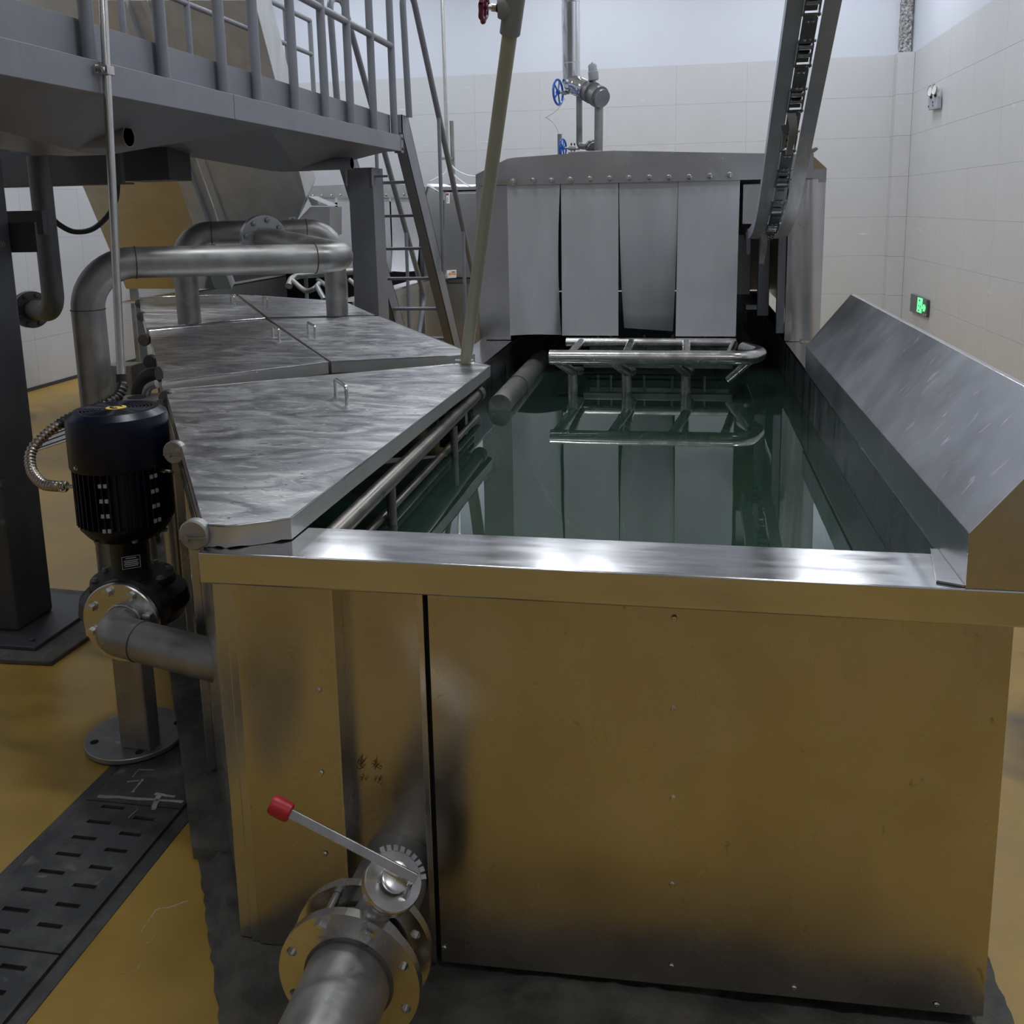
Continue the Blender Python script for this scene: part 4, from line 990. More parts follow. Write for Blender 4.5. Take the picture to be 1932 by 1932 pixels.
# end bell, coupling, volute cover
lathe_z([(0.085, 0.686), (0.108, 0.690), (0.120, 0.702), (0.140, 0.728), (0.142, 0.742), (0.12, 0.75)], 'end_bell', 'navy')
for k in range(6):
    a_ = math.radians(k * 60 + 12); d = Vector((math.cos(a_), math.sin(a_), 0)); place(BOLT, 'bolt', orient(Vector((AX, AY, 0.700)) + d * 0.117, (0, 0, -1), 0.8), pm)
lathe_z([(0.066, 0.545), (0.060, 0.560), (0.060, 0.670), (0.072, 0.688)], 'coupling_housing', 'black')
lathe_z([(0.128, 0.520), (0.130, 0.526), (0.130, 0.541), (0.127, 0.546), (0.07, 0.548)], 'cover_flange', 'black')
for k in range(8):
    a_ = math.radians(k * 45 - 10); d = Vector((math.cos(a_), math.sin(a_), 0)); place(BOLT, 'bolt', orient(Vector((AX, AY, 0.546)) + d * 0.112, (0, 0, 1), 0.9), pm)
lathe_z([(0.10, 0.375), (0.150, 0.405), (0.172, 0.445), (0.165, 0.490), (0.135, 0.520)], 'volute', 'black')
npd = Vector((0.556, -0.831, 0)); nps = Vector((0.831, 0.556, 0)); npc = Vector((AX, AY, 0.612)) + npd * 0.0625; npl = MB().obox(npc, nps * 0.030, npd * 0.0012, (0, 0, 0.022)).build('name_plate', 'black', pm, 0)
pr_ = MB()
for dz, w_ in ((0.014, 0.016), (0.006, 0.022), (0.0, 0.020), (-0.006, 0.022), (-0.012, 0.020)):
    pr_.obox(npc + npd * 0.0014 + Vector((0, 0, dz)), nps * w_, npd * 0.0003, (0, 0, 0.0012))
for sz in (-0.020, 0.020): pr_.obox(npc + npd * 0.0014 + Vector((0, 0, sz)), nps * 0.028, npd * 0.0003, (0, 0, 0.0006))
for sx in (-0.027, 0.027): pr_.obox(npc + npd * 0.0014 + nps * sx, nps * 0.0006, npd * 0.0003, (0, 0, 0.020))
pr_.build('plate_print', 'white_print', npl, 0)
# suction flange, elbow and pedestal
FC = Vector((-1.665, 2.43, 0.490))
MB().cyl((FC.x, 2.444, FC.z), (FC.x + 0.01, 2.56, FC.z), 0.075, seg=28).build('suction_neck', 'black', pm)
MB().cyl((FC.x, 2.424, FC.z), (FC.x, 2.444, FC.z), 0.128, seg=40).build('back_flange', 'black', pm)
sf = MB().lathe((FC.x, 2.423, FC.z), (0, -1, 0), [(0.124, 0), (0.126, 0.002), (0.126, 0.014), (0.123, 0.017), (0.072, 0.017)], 48).build('suction_flange', 'steel', pm)
for k in range(8):
    a_ = math.radians(k * 45 + 18); place(BOLT_S, 'bolt', orient((FC.x + 0.102 * math.cos(a_), 2.406, FC.z + 0.102 * math.sin(a_)), (0, -1, 0), 1.2), sf)
ep = fillet([(FC.x + 0.012, 2.412, FC.z), (FC.x + 0.02, 2.335, FC.z), (FC.x + 0.45, 2.246, FC.z - 0.024)], 0.11, 12)
MB().tube(ep, 0.058, 28).build('suction_elbow', 'galv', pm)
MB().torus((FC.x + 0.012, 2.405, FC.z), (0, 1, 0), 0.060, 0.004, 32, 8).build('weld_ring', 'steel_tube', pm)
MB().torus((FC.x + 0.125, 2.3135, FC.z - 0.006), (0.325, -0.067, -0.018), 0.058, 0.0025, 32, 6).build('weld_ring', 'weld', pm)
ang = math.radians(-4); ca, sa = math.cos(ang), math.sin(ang)
pc = Vector((-1.70, 2.50, 0))
MB().obox(pc + Vector((0, 0, 0.185)), (0.054 * ca, 0.054 * sa, 0), (-0.03 * sa, 0.03 * ca, 0), (0, 0, 0.158)).build('pedestal', 'galv', pm, 0, 0.006)
BC = Vector((-1.755, 2.565, 0))
bs = MB(); bs.lathe((BC.x, BC.y, 0.012), (0, 0, 1), [(0.158, 0), (0.160, 0.002), (0.160, 0.014), (0.158, 0.016)], 48)
bs.build('base_disc', 'galv', pm)
for k in range(4):
    a_ = math.radians(k * 90 - 55); place(MB().lathe((0, 0, 0), (0, 0, 1), [(0.013, 0), (0.013, 0.0008)], 16).mesh('hole', 'void'), 'bolt_hole', Matrix.Translation((BC.x + 0.128 * math.cos(a_), BC.y + 0.128 * math.sin(a_), 0.0282)), pm)
MB().bar(Q(226, 1389, Z=0.032), Q(291, 1373, Z=0.032), 0.010, 0.008).build('weld_bead', 'steel_tube', pm, 0)
MB().lathe((BC.x, BC.y, 0.0), (0, 0, 1), [(0.150, 0), (0.145, 0.0118)], 30).build('grout', 'concrete', pm)
# lifting eyes
for px_, py_, ax_ in ((117, 918, 1), (318, 889, 1)):
    q = Q(px_, py_, Y=AY - 0.04)
    MB().torus(q, (0.15, 1, 0.1) if px_ < 200 else (0.1, 0.5, 1), 0.017 if px_ < 200 else 0.014, 0.0035, 22, 8).build('lifting_eye', 'conduit', pm)
    dx = 0.022 if px_ < 200 else -0.018
    MB().cyl(q + Vector((dx * 0.8, 0, 0)), (AX + (-0.13 if px_ < 200 else 0.13), AY - 0.02, q.z), 0.006, seg=10).build('eye_shank', 'conduit', pm)

# conduit feeding the motor
cnd = thing('power_conduit', 'vertical stainless conduit with black flexible hose feeding the motor', 'conduit', tuple(Q(231, 705, Y=2.85)))
# upper end passes just in front of the platform beam, lower end above the motor
ca_ = Q(186, -60, X=PX + 0.03); cb_ = Q(229, 712, Y=2.95)
cA = Q(201, 133, X=PX + 0.022); cdir = (cA - cb_).normalized()
cTop = cA + cdir * 0.6
MB().cyl(cb_, cTop, 0.0145, seg=18).build('conduit_tube', 'conduit', cnd)
MB().obox(cA + Vector((0.004, -0.0, 0)), (0.013, 0.0, 0), (0, 0.022, 0), (0, 0, 0.016)).build('pipe_clamp', 'conduit', cnd, 0, 0.002)
place(BOLT_S, 'bolt', orient(cA + Vector((0.006, -0.034, 0)), (1, 0, 0), 0.6), cnd)
MB().obox(cA + Vector((-0.010, -0.034, 0)), (0.003, 0, 0), (0, 0.020, 0), (0, 0, 0.014)).build('clamp_tab', 'conduit', cnd, 0)
MB().cyl(cb_ - cdir * 0.05, cb_ + cdir * 0.012, 0.018, seg=18).build('end_fitting', 'rubber', cnd)
hp_ = [cb_ - cdir * 0.03, Q(231, 728, Y=2.93), Q(222, 748, Y=2.90), Q(200, 762, Y=2.86), Q(170, 775, Y=2.84), Q(130, 790, Y=2.80), Q(88, 818, Y=2.76), Q(59, 852, Y=2.72), Q(60, 888, Y=2.68), Q(80, 912, Y=2.64), Q(103, 917, Y=2.62), Q(128, 918, Y=2.62)]
hp_ = resample(smooth_path(hp_, 10), 0.0035)
n1 = int(len(hp_) * 0.42)
MB().tube(hp_[:n1], [0.0195 if (i // 2) % 2 else 0.0160 for i in range(n1)], 12).build('flexible_hose', 'flex', cnd, 60)
MB().tube(hp_[n1 - 1:], [0.0185 if (i // 2) % 2 else 0.0152 for i in range(len(hp_) - n1 + 1)], 12).build('flexible_hose', 'flex_end', cnd, 60)

# ================================================================== PIPEWORK BEHIND THE PUMP
D = 0.0665
pw = thing('circulation_pipe', 'thick grey pipe rising beside the motor and crossing above the lids', 'pipe', (-2.2, 3.5, 0))
r0 = Q(182, 740, Y=3.52); ztop = 1.515
pa = Vector((r0.x, 3.52, 0.02)); pb = Vector((r0.x, 3.52, ztop))
pe = Q(618, 487, Z=1.495); pm_ = Q(500, 449, Y=5.28)
g1 = Vector((pe.x, pe.y, 1.495)); g0 = Vector((pb.x, pb.y, ztop))
flg = Q(497, 450, Y=5.05)
MB().tube(fillet([pa, pb, g1 + (g1 - g0).normalized() * 0.10, flg], [0.19, 0.12], 12), D, 28).build('pipe', 'galv', pw)
def wring(p, d, r, par, mt='weld'): MB().torus(p, d, r, 0.0026, 32, 6).build('weld_ring', mt, par)
hd0 = (g1 - g0).normalized()
wring((r0.x, 3.52, ztop - 0.19), (0, 0, 1), D + 0.001, pw); wring(g0 + hd0 * 0.20, hd0, D + 0.001, pw); wring(g1 - hd0 * 0.06, hd0, D + 0.001, pw)
fdir = (flg - (g1 + hd0 * 0.1)).normalized()
fl = MB().cyl(flg - fdir * 0.02, flg, 0.132, seg=36).build('flange', 'steel_far', pw)
fa, fb, _ = frame(fdir)
for k in range(8):
    a_ = math.radians(k * 45 + 10); place(BOLT, 'bolt', orient(flg - fdir * 0.021 + (fa * math.cos(a_) + fb * math.sin(a_)) * 0.106, -fdir, 1.2), fl)
MB().cyl(flg, flg + fdir * 0.02, 0.132, seg=36).build('flange', 'steel_far', pw)
MB().box(r0.x - 0.09, r0.x + 0.09, 3.43, 3.61, 0.0, 0.02).build('floor_flange', 'galv', pw, 0)

arch = thing('arched_pipe', 'grey pipe arch standing on two legs between the lids', 'pipe', (-2.5, 5.25, 1.08))
a1 = Q(358, 610, Z=1.0785); a2 = Q(637, 595, Z=1.0785); za = 1.60
b1 = Vector((a1.x, a1.y, za)); b2 = Vector((a2.x, a2.y, za))
MB().tube(fillet([Vector((a1.x, a1.y, 1.0795)), b1, b2, Vector((a2.x, a2.y, 1.0795))], 0.15, 10), D, 28).build('pipe', 'galv', arch)
ad = (b2 - b1).normalized()
wring(b1 + ad * 0.16, ad, D + 0.001, arch); wring(b2 - ad * 0.16, ad, D + 0.001, arch); wring((a2.x, a2.y, za - 0.16), (0, 0, 1), D + 0.001, arch)

# drop pipe behind the column
dp = thing('drop_pipe', 'dark grey pipe with bottom elbow and flange behind the left column', 'pipe', (-2.62, 4.05, 1.3))
d0 = Q(81, 300, Y=4.05); d1 = Q(100, 560, Y=4.05)
dx_ = (d0.x + d1.x) / 2
e1_ = Vector((d1.x, 4.05, d1.z + 0.0)); fl0 = Q(62, 586, Y=4.12)
MB().tube(fillet([Vector((d1.x, 4.05, 1.99)), Vector((d1.x, 4.05, fl0.z)), Vector((fl0.x - 0.02, 4.16, fl0.z))], 0.09, 10), 0.050, 24).build('pipe', 'galv_dark', dp)
fdn = Vector((-1, 0.5, 0)).normalized(); fcn = Vector((fl0.x - 0.03, 4.16, fl0.z))
dfl = MB().cyl(fcn, fcn + fdn * 0.018, 0.092, seg=30).build('flange', 'galv_dark', dp)
fa, fb, _ = frame(fdn)
for k in range(8):
    a_ = math.radians(k * 45 + 22); place(BOLT_D, 'bolt', orient(fcn - fdn * 0.001 + (fa * math.cos(a_) + fb * math.sin(a_)) * 0.074, -fdn, 1.1), dfl)
MB().cyl(fcn + fdn * 0.019, fcn + fdn * 0.037, 0.092, seg=30).build('flange', 'black', dp)
MB().cyl(fcn + fdn * 0.037, fcn + fdn * 0.30, 0.05, seg=20).build('pipe', 'black', dp)
# loose black hose loop
lp_ = smooth_path([Q(92, 405, Y=4.5), Q(112, 424, Y=4.5), Q(140, 437, Y=4.55), Q(175, 432, Y=4.6), Q(205, 405, Y=4.65), Q(219, 375, Y=4.68), Q(222, 342, Y=4.68)], 10)
tag(MB().tube(lp_, 0.014, 12).build('hanging_hose', 'rubber'), 'black hose hanging in a loop below the platform', 'hose')

# second pump half hidden behind the motor: bracket plate and black bent pipe
sp_ = thing('valve_bracket', 'flat grey bracket with an oval opening behind the motor', 'bracket', tuple(Q(260, 755, Z=1.0)))
zz = 1.02
bpx = [(215, 752), (230, 746), (302, 741), (312, 748), (300, 757), (208, 757)]
P = [Q(x, y, Z=zz) for x, y in bpx]
MB().prism(P, (0, 0, -0.012)).build('plate', 'steel_far', sp_, 0)
oc = Q(258, 749.5, Z=zz + 0.001)
MB().lathe(oc, (0, 0, 1), [(0.034, 0), (0.034, 0.001)], 24).build('opening', 'void', sp_)
qs = Q(300, 757, Z=zz)
MB().cyl((qs.x, qs.y, 0.3), (qs.x, qs.y, zz + 0.01), 0.028, seg=18).build('upright_tube', 'steel_far', sp_)
MB().cyl((qs.x - 0.12, qs.y + 0.05, 0.0), (qs.x - 0.12, qs.y + 0.05, zz - 0.013), 0.02, seg=12).build('leg', 'galv', sp_)
bp = thing('bent_hose', 'thick glossy black bent hose at the tank edge behind the motor', 'hose', tuple(Q(265, 745, Y=3.35)))
MB().tube(smooth_path([Q(262, 800, Y=3.3), Q(262, 745, Y=3.3), Q(268, 722, Y=3.3), Q(282, 709, Y=3.3), Q(300, 706, Y=3.3)], 8), 0.030, 18).build('hose', 'black', bp)
MB().tube(smooth_path([Q(275, 800, Y=3.25), Q(275, 748, Y=3.25), Q(281, 731, Y=3.25), Q(296, 724, Y=3.25)], 8), 0.016, 14).build('inner_hose', 'galv', bp)
cbx = thing('channel_upright', 'grey steel channel standing behind the rising pipe', 'channel', tuple(Q(235, 745, Z=0.0)))
u0 = Q(226, 690, Y=4.2); u1 = Q(247, 690, Y=4.2)
MB().box(u0.x - 0.1, u1.x, 4.2, 4.32, 0.0, u0.z).build('channel', 'galv', cbx, 0, 0.003)
lgl = Q(150, 700, Y=3.6); MB().bar((lgl.x, 3.75, 0.0), (lgl.x + 0.01, 3.72, 0.95), 0.03, 0.03).build('leg', 'galv', cbx, 0)

# ================================================================== INCLINED FEED CHUTE BEHIND THE PIPES
ch = thing('feed_chute', 'inclined stainless feed chute rising from the second tank behind the platform', 'chute', tuple(Q(300, 545, Y=7.3)))
cn = Vector((0, -1, -0.654)).normalized(); c0_ = Vector((0, 8.3, 1.09))
def CP(x, y, off=0.0): return QP(x, y, c0_ - cn * off, cn)
def chp(px, name, mt, th, off=0.0, bev=0.0): return MB().prism([CP(x, y, off) for x, y in px], -cn * th).build(name, mt, ch, 0, bev)
chp([(8, 0), (238, 545), (405, 545), (223, 0)], 'bottom_plate', 'chute', 0.012)
chp([(223, 0), (405, 545), (437, 545), (235, 0)], 'side_beam', 'chute_panel', 0.10, -0.03, 0.003)
chp([(235, 0), (400, 445), (419, 445), (268, 0)], 'web', 'chute_panel', 0.02, 0.03)
chp([(266, 0), (418, 432), (431, 430), (277, 0)], 'side_beam', 'chute_panel', 0.08, -0.02, 0.003)
chp([(277, 0), (432, 427), (558, 421), (577, 372), (480, 0)], 'rear_panel', 'chute_panel', 0.30, 0.0, 0.003)
MB().prism([CP(434, 427, -0.006), CP(560, 421, -0.006), CP(560, 424, -0.006), CP(434, 431, -0.006)], -cn * 0.02).build('panel_lip', 'steel_rim', ch, 0)
# discharge box at the end of the chute
DY = 7.95
bq = [Q(575, 372, Y=DY), Q(634, 405, Y=DY), Q(634, 444, Y=DY), Q(545, 447, Y=DY), Q(545, 425, Y=DY)]
def dpoly(px, y, name, mt, th=0.004): return MB().prism([Q(a_, b_, Y=y) for a_, b_ in px], (0, th, 0)).build(name, mt, ch, 0)
dpoly([(586, 390), (622, 390), (622, 444), (555, 447), (548, 430)], DY, 'discharge_box', 'steel_far', 0.30)
MB().prism([Q(580, 370, Y=DY + 0.02), Q(620, 388, Y=DY), Q(588, 388, Y=DY), ], (0, 0.25, 0.0)).build('discharge_cover', 'steel_rim', ch, 0)
dpoly([(535, 310), (566, 318), (580, 375), (551, 423), (546, 423)], DY - 0.03, 'support_gusset', 'steel_far', 0.006)
place(BOLT_D, 'bolt', orient(Q(552, 415, Y=DY - 0.031), (0, -1, 0), 1.2), ch)
MB().prism([Q(445, 446, Y=DY - 0.01), Q(625, 444, Y=DY - 0.01), Q(625, 447, Y=DY - 0.01), Q(445, 450, Y=DY - 0.01)], (0, 0.06, 0)).build('lower_lip', 'steel_rim', ch, 0)
for px_ in ((242, 553),):
    q = CP(px_[0], 540); MB().box(q.x - 0.03, q.x + 0.03, q.y + 0.06, q.y + 0.12, 0.0, q.z + 0.02).build('leg', 'galv', ch, 0)

# ================================================================== SECOND MACHINE FAR BEHIND
T2 = thing('far_wash_tank', 'second stainless wash tank in the background behind the ladder', 'tank', (-3.4, 8.6, 0.0))
rimR = [Q(733, 552, Z=1.0), Q(818, 514, Z=1.0)]
x2 = -2.62
MB().box(x2 - 0.01, x2, 7.15, 10.3, 0.05, 0.93).build('side_wall', 'steel_far', T2, 0)
MB().box(x2 - 0.13, x2 + 0.02, 7.15, 10.28, 0.985, 1.0).build('side_rim', 'steel_rim', T2, 0, 0.002)
MB().box(x2 + 0.001, x2 + 0.02, 7.15, 10.28, 0.93, 0.984).build('rim_lip', 'steel_far', T2, 0)
MB().box(x2 - 0.14, x2 - 0.13, 7.15, 10.28, 0.05, 0.984).build('inner_wall', 'steel_dark', T2, 0)
MB().box(-4.55, -4.54, 7.2, 10.28, 0.05, 0.984).build('side_wall', 'steel_far', T2, 0)
MB().box(-4.68, -4.53, 7.2, 10.28, 0.985, 1.0).build('side_rim', 'steel_rim', T2, 0)
MB().box(-4.53, x2 - 0.14, 7.2, 10.28, 0.06, 0.08).build('tank_bed', 'steel_dark', T2, 0)
for y in (7.4, 8.3, 9.2): MB().box(x2 + 0.001, x2 + 0.035, y, y + 0.05, 0.02, 0.928).build('side_rib', 'steel_far', T2, 0, 0.002)
MB().box(-4.6, x2 + 0.02, 7.14, 10.3, 0.0, 0.045).build('footing', 'concrete', T2, 0)
w2_ = MB().add([(-4.53, 7.2, 0.45), (x2 - 0.14, 7.2, 0.45), (x2 - 0.14, 10.9, 0.45), (-4.53, 10.9, 0.45)], [(0, 1, 2, 3)]).build('far_tank_water', 'water', None, 0)
w2_['label'] = 'dark water in the second tank behind the lids'; w2_['category'] = 'water'; w2_['kind'] = 'stuff'
U2 = thing('far_wash_tunnel', 'second stainless wash tunnel with hanging flaps behind the ladder', 'tunnel', (-3.2, 10.35, 1.0))
Y2 = 10.32
def up(px, name, mt, th=0.02, y=Y2, par=U2): return MB().prism([Q(a_, b_, Y=y) for a_, b_ in px], (0, th, 0)).build(name, mt, par, 0, 0.002)
hd2 = up([(480, 378), (575, 372.5), (800, 374), (806, 352), (720, 344), (575, 351), (480, 358)], 'header', 'steel_far', 0.03, Y2 - 0.03)
for bx, by in ((559, 369), (590, 369), (607, 369), (625, 369), (642, 368), (728, 368), (745, 368), (762, 367), (779, 366)):
    place(BOLT_S, 'bolt', orient(Q(bx, by, Y=Y2 - 0.032), (0, -1, 0), 1.0), hd2)
def flap2(xa, xb, yb_, curl=0.0):
    A, B = Q(xa, 374, Y=Y2), Q(xb, 374, Y=Y2); zb_ = Q((xa + xb) / 2, yb_, Y=Y2).z
    MB().grid(lambda u, v: (A.x + (B.x - A.x) * u - 0.03 * curl * v ** 3 * (u), Y2 + 0.004 - curl * 0.10 * v ** 4, A.z + (zb_ - A.z) * v + 0.02 * curl * v ** 3 * abs(u - 0.5)), 6, 14, (0, 0.006, 0)).build('flap', 'flap', U2, 50)
flap2(545, 631, 516, 0.1); flap2(636, 734, 514, 0.0); flap2(737, 789, 512, 1.0)
up([(790, 375), (800, 375), (800, 520), (793, 520)], 'door_post', 'steel_dark', 0.04, Y2 - 0.01)
up([(800, 352), (836, 366), (836, 522), (800, 522)], 'cheek', 'steel_far', 0.03)
up([(838, 366), (908, 364), (908, 524), (838, 522)], 'cheek', 'steel_far', 0.03, Y2 - 0.06)
MB().prism([Q(805, 350, Y=Y2), Q(836, 366, Y=Y2), Q(905, 364, Y=Y2), Q(905, 352, Y=Y2 + 0.3), Q(815, 350, Y=Y2 + 0.3)], (0, 0.02, 0.02)).build('shoulder', 'steel_far', U2, 0)
up([(480, 358), (575, 351), (720, 344), (806, 352), (905, 352), (905, 358), (480, 366)], 'roof_edge', 'steel_far', 1.6, Y2 + 0.02)
stk = up([(845, 363.5), (848.5, 363.5), (848.5, 384), (842, 384), (842, 363.5)], 'warning_sticker', 'card', 0.004, Y2 - 0.066)
q = [Q(841.5, 365, Y=Y2 - 0.067), Q(846.5, 365, Y=Y2 - 0.067), Q(846.5, 368.5, Y=Y2 - 0.067), Q(841.5, 368.5, Y=Y2 - 0.067)]
MB().prism(q, (0, 0.0008, 0)).build('red_print', 'red_print', stk, 0)
m = MB()
for yy_ in (373, 376, 379): m.prism([Q(843, yy_, Y=Y2 - 0.067), Q(845, yy_, Y=Y2 - 0.067), Q(845, yy_ + 1.2, Y=Y2 - 0.067), Q(843, yy_ + 1.2, Y=Y2 - 0.067)], (0, 0.0008, 0))
m.build('black_print', 'ink', stk, 0)
sa_ = up([(843, 510), (861, 509), (861, 524), (843, 525)], 'arrow_sticker', 'card', 0.004, Y2 - 0.066)
MB().prism([Q(844.5, 517, Y=Y2 - 0.067), Q(850, 513.5, Y=Y2 - 0.067), Q(850, 515.5, Y=Y2 - 0.067), Q(860, 515.2, Y=Y2 - 0.067), Q(860, 518.6, Y=Y2 - 0.067), Q(850, 518.6, Y=Y2 - 0.067), Q(850, 520.5, Y=Y2 - 0.067)], (0, 0.0008, 0)).build('arrow_print', 'orange', sa_, 0)
MB().prism([Q(852, 512.5, Y=Y2 - 0.067), Q(858.5, 512.3, Y=Y2 - 0.067), Q(858.5, 514, Y=Y2 - 0.067), Q(852, 514.2, Y=Y2 - 0.067)], (0, 0.0008, 0)).build('black_print', 'ink', sa_, 0)
MB().prism([Q(838, 526, Y=Y2 - 0.05), Q(908, 527, Y=Y2 - 0.05), Q(908, 535, Y=Y2 - 0.05), Q(838, 533, Y=Y2 - 0.05)], (0, 0.05, 0)).build('sill', 'paint_dark', U2, 0)
m0, m1 = Q(838, 535, Y=Y2), Q(905, 535, Y=Y2)
MB().box(m0.x - 0.02, m1.x + 0.1, Y2 - 0.03, Y2 + 0.02, 0.0, m0.z).build('base_sheet', 'steel_far', U2, 0)
MB().box(-5.4, m1.x + 0.1, Y2 + 1.6, Y2 + 1.62, 0.0, 1.8).build('end_sheet', 'paint_dark', U2, 0)  # this and the dark sheets below carry the tunnel's inner shade in their colour
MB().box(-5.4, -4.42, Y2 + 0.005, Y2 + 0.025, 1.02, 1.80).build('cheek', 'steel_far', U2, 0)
MB().box(-5.4, -4.56, Y2 - 0.01, Y2 + 0.02, 0.0, 1.018).build('base_sheet', 'paint_dark', U2, 0)  # added dark plate, covers a pale gap with painted shade
MB().box(-5.4, -5.38, Y2 + 0.03, Y2 + 1.59, 0.0, 1.8).build('side_sheet', 'paint_dark', U2, 0)  # added side sheet, keeps light out of the tunnel interior
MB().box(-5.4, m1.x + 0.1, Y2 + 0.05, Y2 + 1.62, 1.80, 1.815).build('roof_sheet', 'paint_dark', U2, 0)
# bumper rack of the second tank
R2 = thing('far_bumper_rack', 'curved tube bumper rack in the second tank behind the pipe leg', 'rack', (-3.4, 9.4, 0.08))
ra, rb = Q(555, 524, Y=9.3), Q(718, 508, Y=9.3)
MB().tube(fillet([Q(545, 540, Y=9.05), Q(552, 521, Y=9.2), rb], 0.10, 8), 0.036, 16).build('top_tube', 'galv', R2)
MB().tube(smooth_path([Q(553, 530, Y=9.1), Q(575, 548, Y=9.0), Q(592, 545, Y=8.9), Q(602, 535, Y=9.0)], 6), 0.026, 12).build('brace', 'galv', R2)
MB().tube([Q(598, 540, Y=8.9), Q(612, 566, Y=8.7)], 0.026, 12).build('brace', 'galv', R2)
MB().tube(smooth_path([Q(600, 528, Y=9.2), Q(625, 545, Y=9.0), Q(650, 560, Y=8.9)], 6), 0.024, 12).build('brace', 'galv', R2)
MB().tube(smooth_path([Q(660, 528, Y=9.2), Q(672, 540, Y=9.1), Q(680, 560, Y=9.0)], 6), 0.024, 12).build('brace', 'galv', R2)
for px_ in (575, 650, 700):
    q = Q(px_, 515, Y=9.25); MB().cyl((q.x, 9.27, 0.081), (q.x, 9.27, q.z), 0.02, seg=12).build('leg', 'galv', R2)

# ------------------------------------------------------------------ thin conduit, strut and cables by the back wall
bc = thing('wall_conduit', 'thin vertical conduit hanging down beside the ladder', 'conduit', tuple(Q(845, 297, Y=10.6)))
qa, qb = Q(844, 300, Y=10.6), Q(835, -40, Y=10.6)
MB().cyl(qa, (qa.x, 10.6, 5.6), 0.02, seg=12).build('conduit_tube', 'conduit', bc)
MB().box(qa.x - 0.06, qa.x + 0.06, 10.57, 10.60, qa.z - 0.01, qa.z + 0.02).build('pipe_clamp', 'galv', bc, 0)
s0, s1_ = Q(848, 228, Y=10.66), Q(858, 362, Y=10.66)
m = MB().box(s0.x, s1_.x, 10.66, 10.67, s1_.z, s0.z).box(s0.x, s0.x + 0.008, 10.67, 10.71, s1_.z, s0.z).box(s1_.x - 0.008, s1_.x, 10.67, 10.71, s1_.z, s0.z)
so2 = tag(m.build('cable_post', 'galv', None, 0), 'slotted galvanised post on top of the far tunnel', 'post')
for lab, pts in (('white cable sagging from the thin conduit to the near tunnel, upper one', [(847, 305), (860, 320), (880, 330), (905, 334)]),
                 ('white cable sagging from the thin conduit to the far tunnel roof, lower one', [(848, 308), (855, 328), (875, 345), (897, 356)]),
                 ('short white cable curling left from the thin conduit', [(845, 302), (843, 318), (838, 328), (812, 342)])):
    tag(MB().tube(smooth_path([Q(x, y, Y=10.5) for x, y in pts], 8), 0.008, 8).build('white_cable', 'cable'), lab, 'cable', 'white cables below the thin conduit')

# ------------------------------------------------------------------ exit sign and emergency lamp on the right wall
WX = XR - 0.011
ex = thing('exit_sign', 'dark exit sign with a green running figure and arrow', 'sign', tuple(Q(1737, 577, X=WX)))
MB().prism([Q(1723.5, 554, X=WX), Q(1754, 566, X=WX), Q(1752, 599, X=WX), Q(1721, 587, X=WX)], (-0.03, 0, 0)).build('sign_box', 'sign', ex, 0, 0.003)
def onsign(pts, nm, mt, off): MB().prism([Q(1700 + x / 19.32, 540 + y / 19.32, X=WX - off) for x, y in pts], (-0.004, 0, 0)).build(nm, mt, ex, 0)
onsign([(625, 400), (790, 455), (735, 985), (580, 920)], 'door_symbol', 'sign_green', 0.031)
onsign([(668, 480), (700, 490), (692, 560), (660, 548)], 'figure_mark', 'sign', 0.036)
onsign([(635, 660), (652, 668), (646, 745), (632, 740)], 'figure_mark', 'sign', 0.036)
onsign([(700, 700), (715, 705), (705, 810), (690, 800)], 'figure_mark', 'sign', 0.036)
onsign([(635, 840), (660, 850), (648, 925), (625, 912)], 'figure_mark', 'sign', 0.036)
onsign([(770, 725), (815, 740), (815, 665), (860, 680), (890, 790), (850, 925), (795, 905), (820, 835), (765, 815)], 'arrow_symbol', 'sign_green', 0.031)
onsign([(815, 1010), (850, 1022), (845, 1090), (810, 1080)], 'small_print', 'lamp_box', 0.031)
onsign([(895, 1020), (925, 1030), (920, 1090), (890, 1080)], 'small_print', 'lamp_box', 0.031)
em = thing('emergency_lamp', 'grey emergency lamp box with two round heads on the right wall', 'lamp', tuple(Q(1760, 195, X=WX)))
MB().prism([Q(1751, 185, X=WX - 0.05), Q(1768, 181, X=WX - 0.05), Q(1767, 205, X=WX - 0.05), Q(1751, 208, X=WX - 0.05)], (0.05, 0, 0)).build('lamp_box', 'lamp_box', em, 0, 0.006)
for cx_, cy_ in ((1755, 172), (1763, 169)):
    c_ = Q(cx_, cy_, X=WX - 0.07); m = MB(); m.lathe(c_, (-1, -0.2, 0), [(0.020, -0.05), (0.04, -0.03), (0.055, 0), (0.050, 0.006), (0.046, 0.002)], 22)
    m.build('lamp_head', 'cable', em)
    MB().torus(c_, (-1, -0.2, 0), 0.056, 0.007, 24, 8).build('head_rim', 'iron', em)
    q = Q(cx_ + 1.5, cy_ + 12, X=WX - 0.06); MB().cyl(q, c_ + Vector((0.02, 0.03, -0.05)), 0.014, seg=10).build('head_stem', 'rubber', em)
for x, y in ((1760, 193), (1760, 199), (1752, 201)):
    MB().lathe(Q(x, y, X=WX - 0.051), (-1, 0, 0), [(0.012, 0), (0.012, 0.004)], 10).build('indicator', 'ink', em)

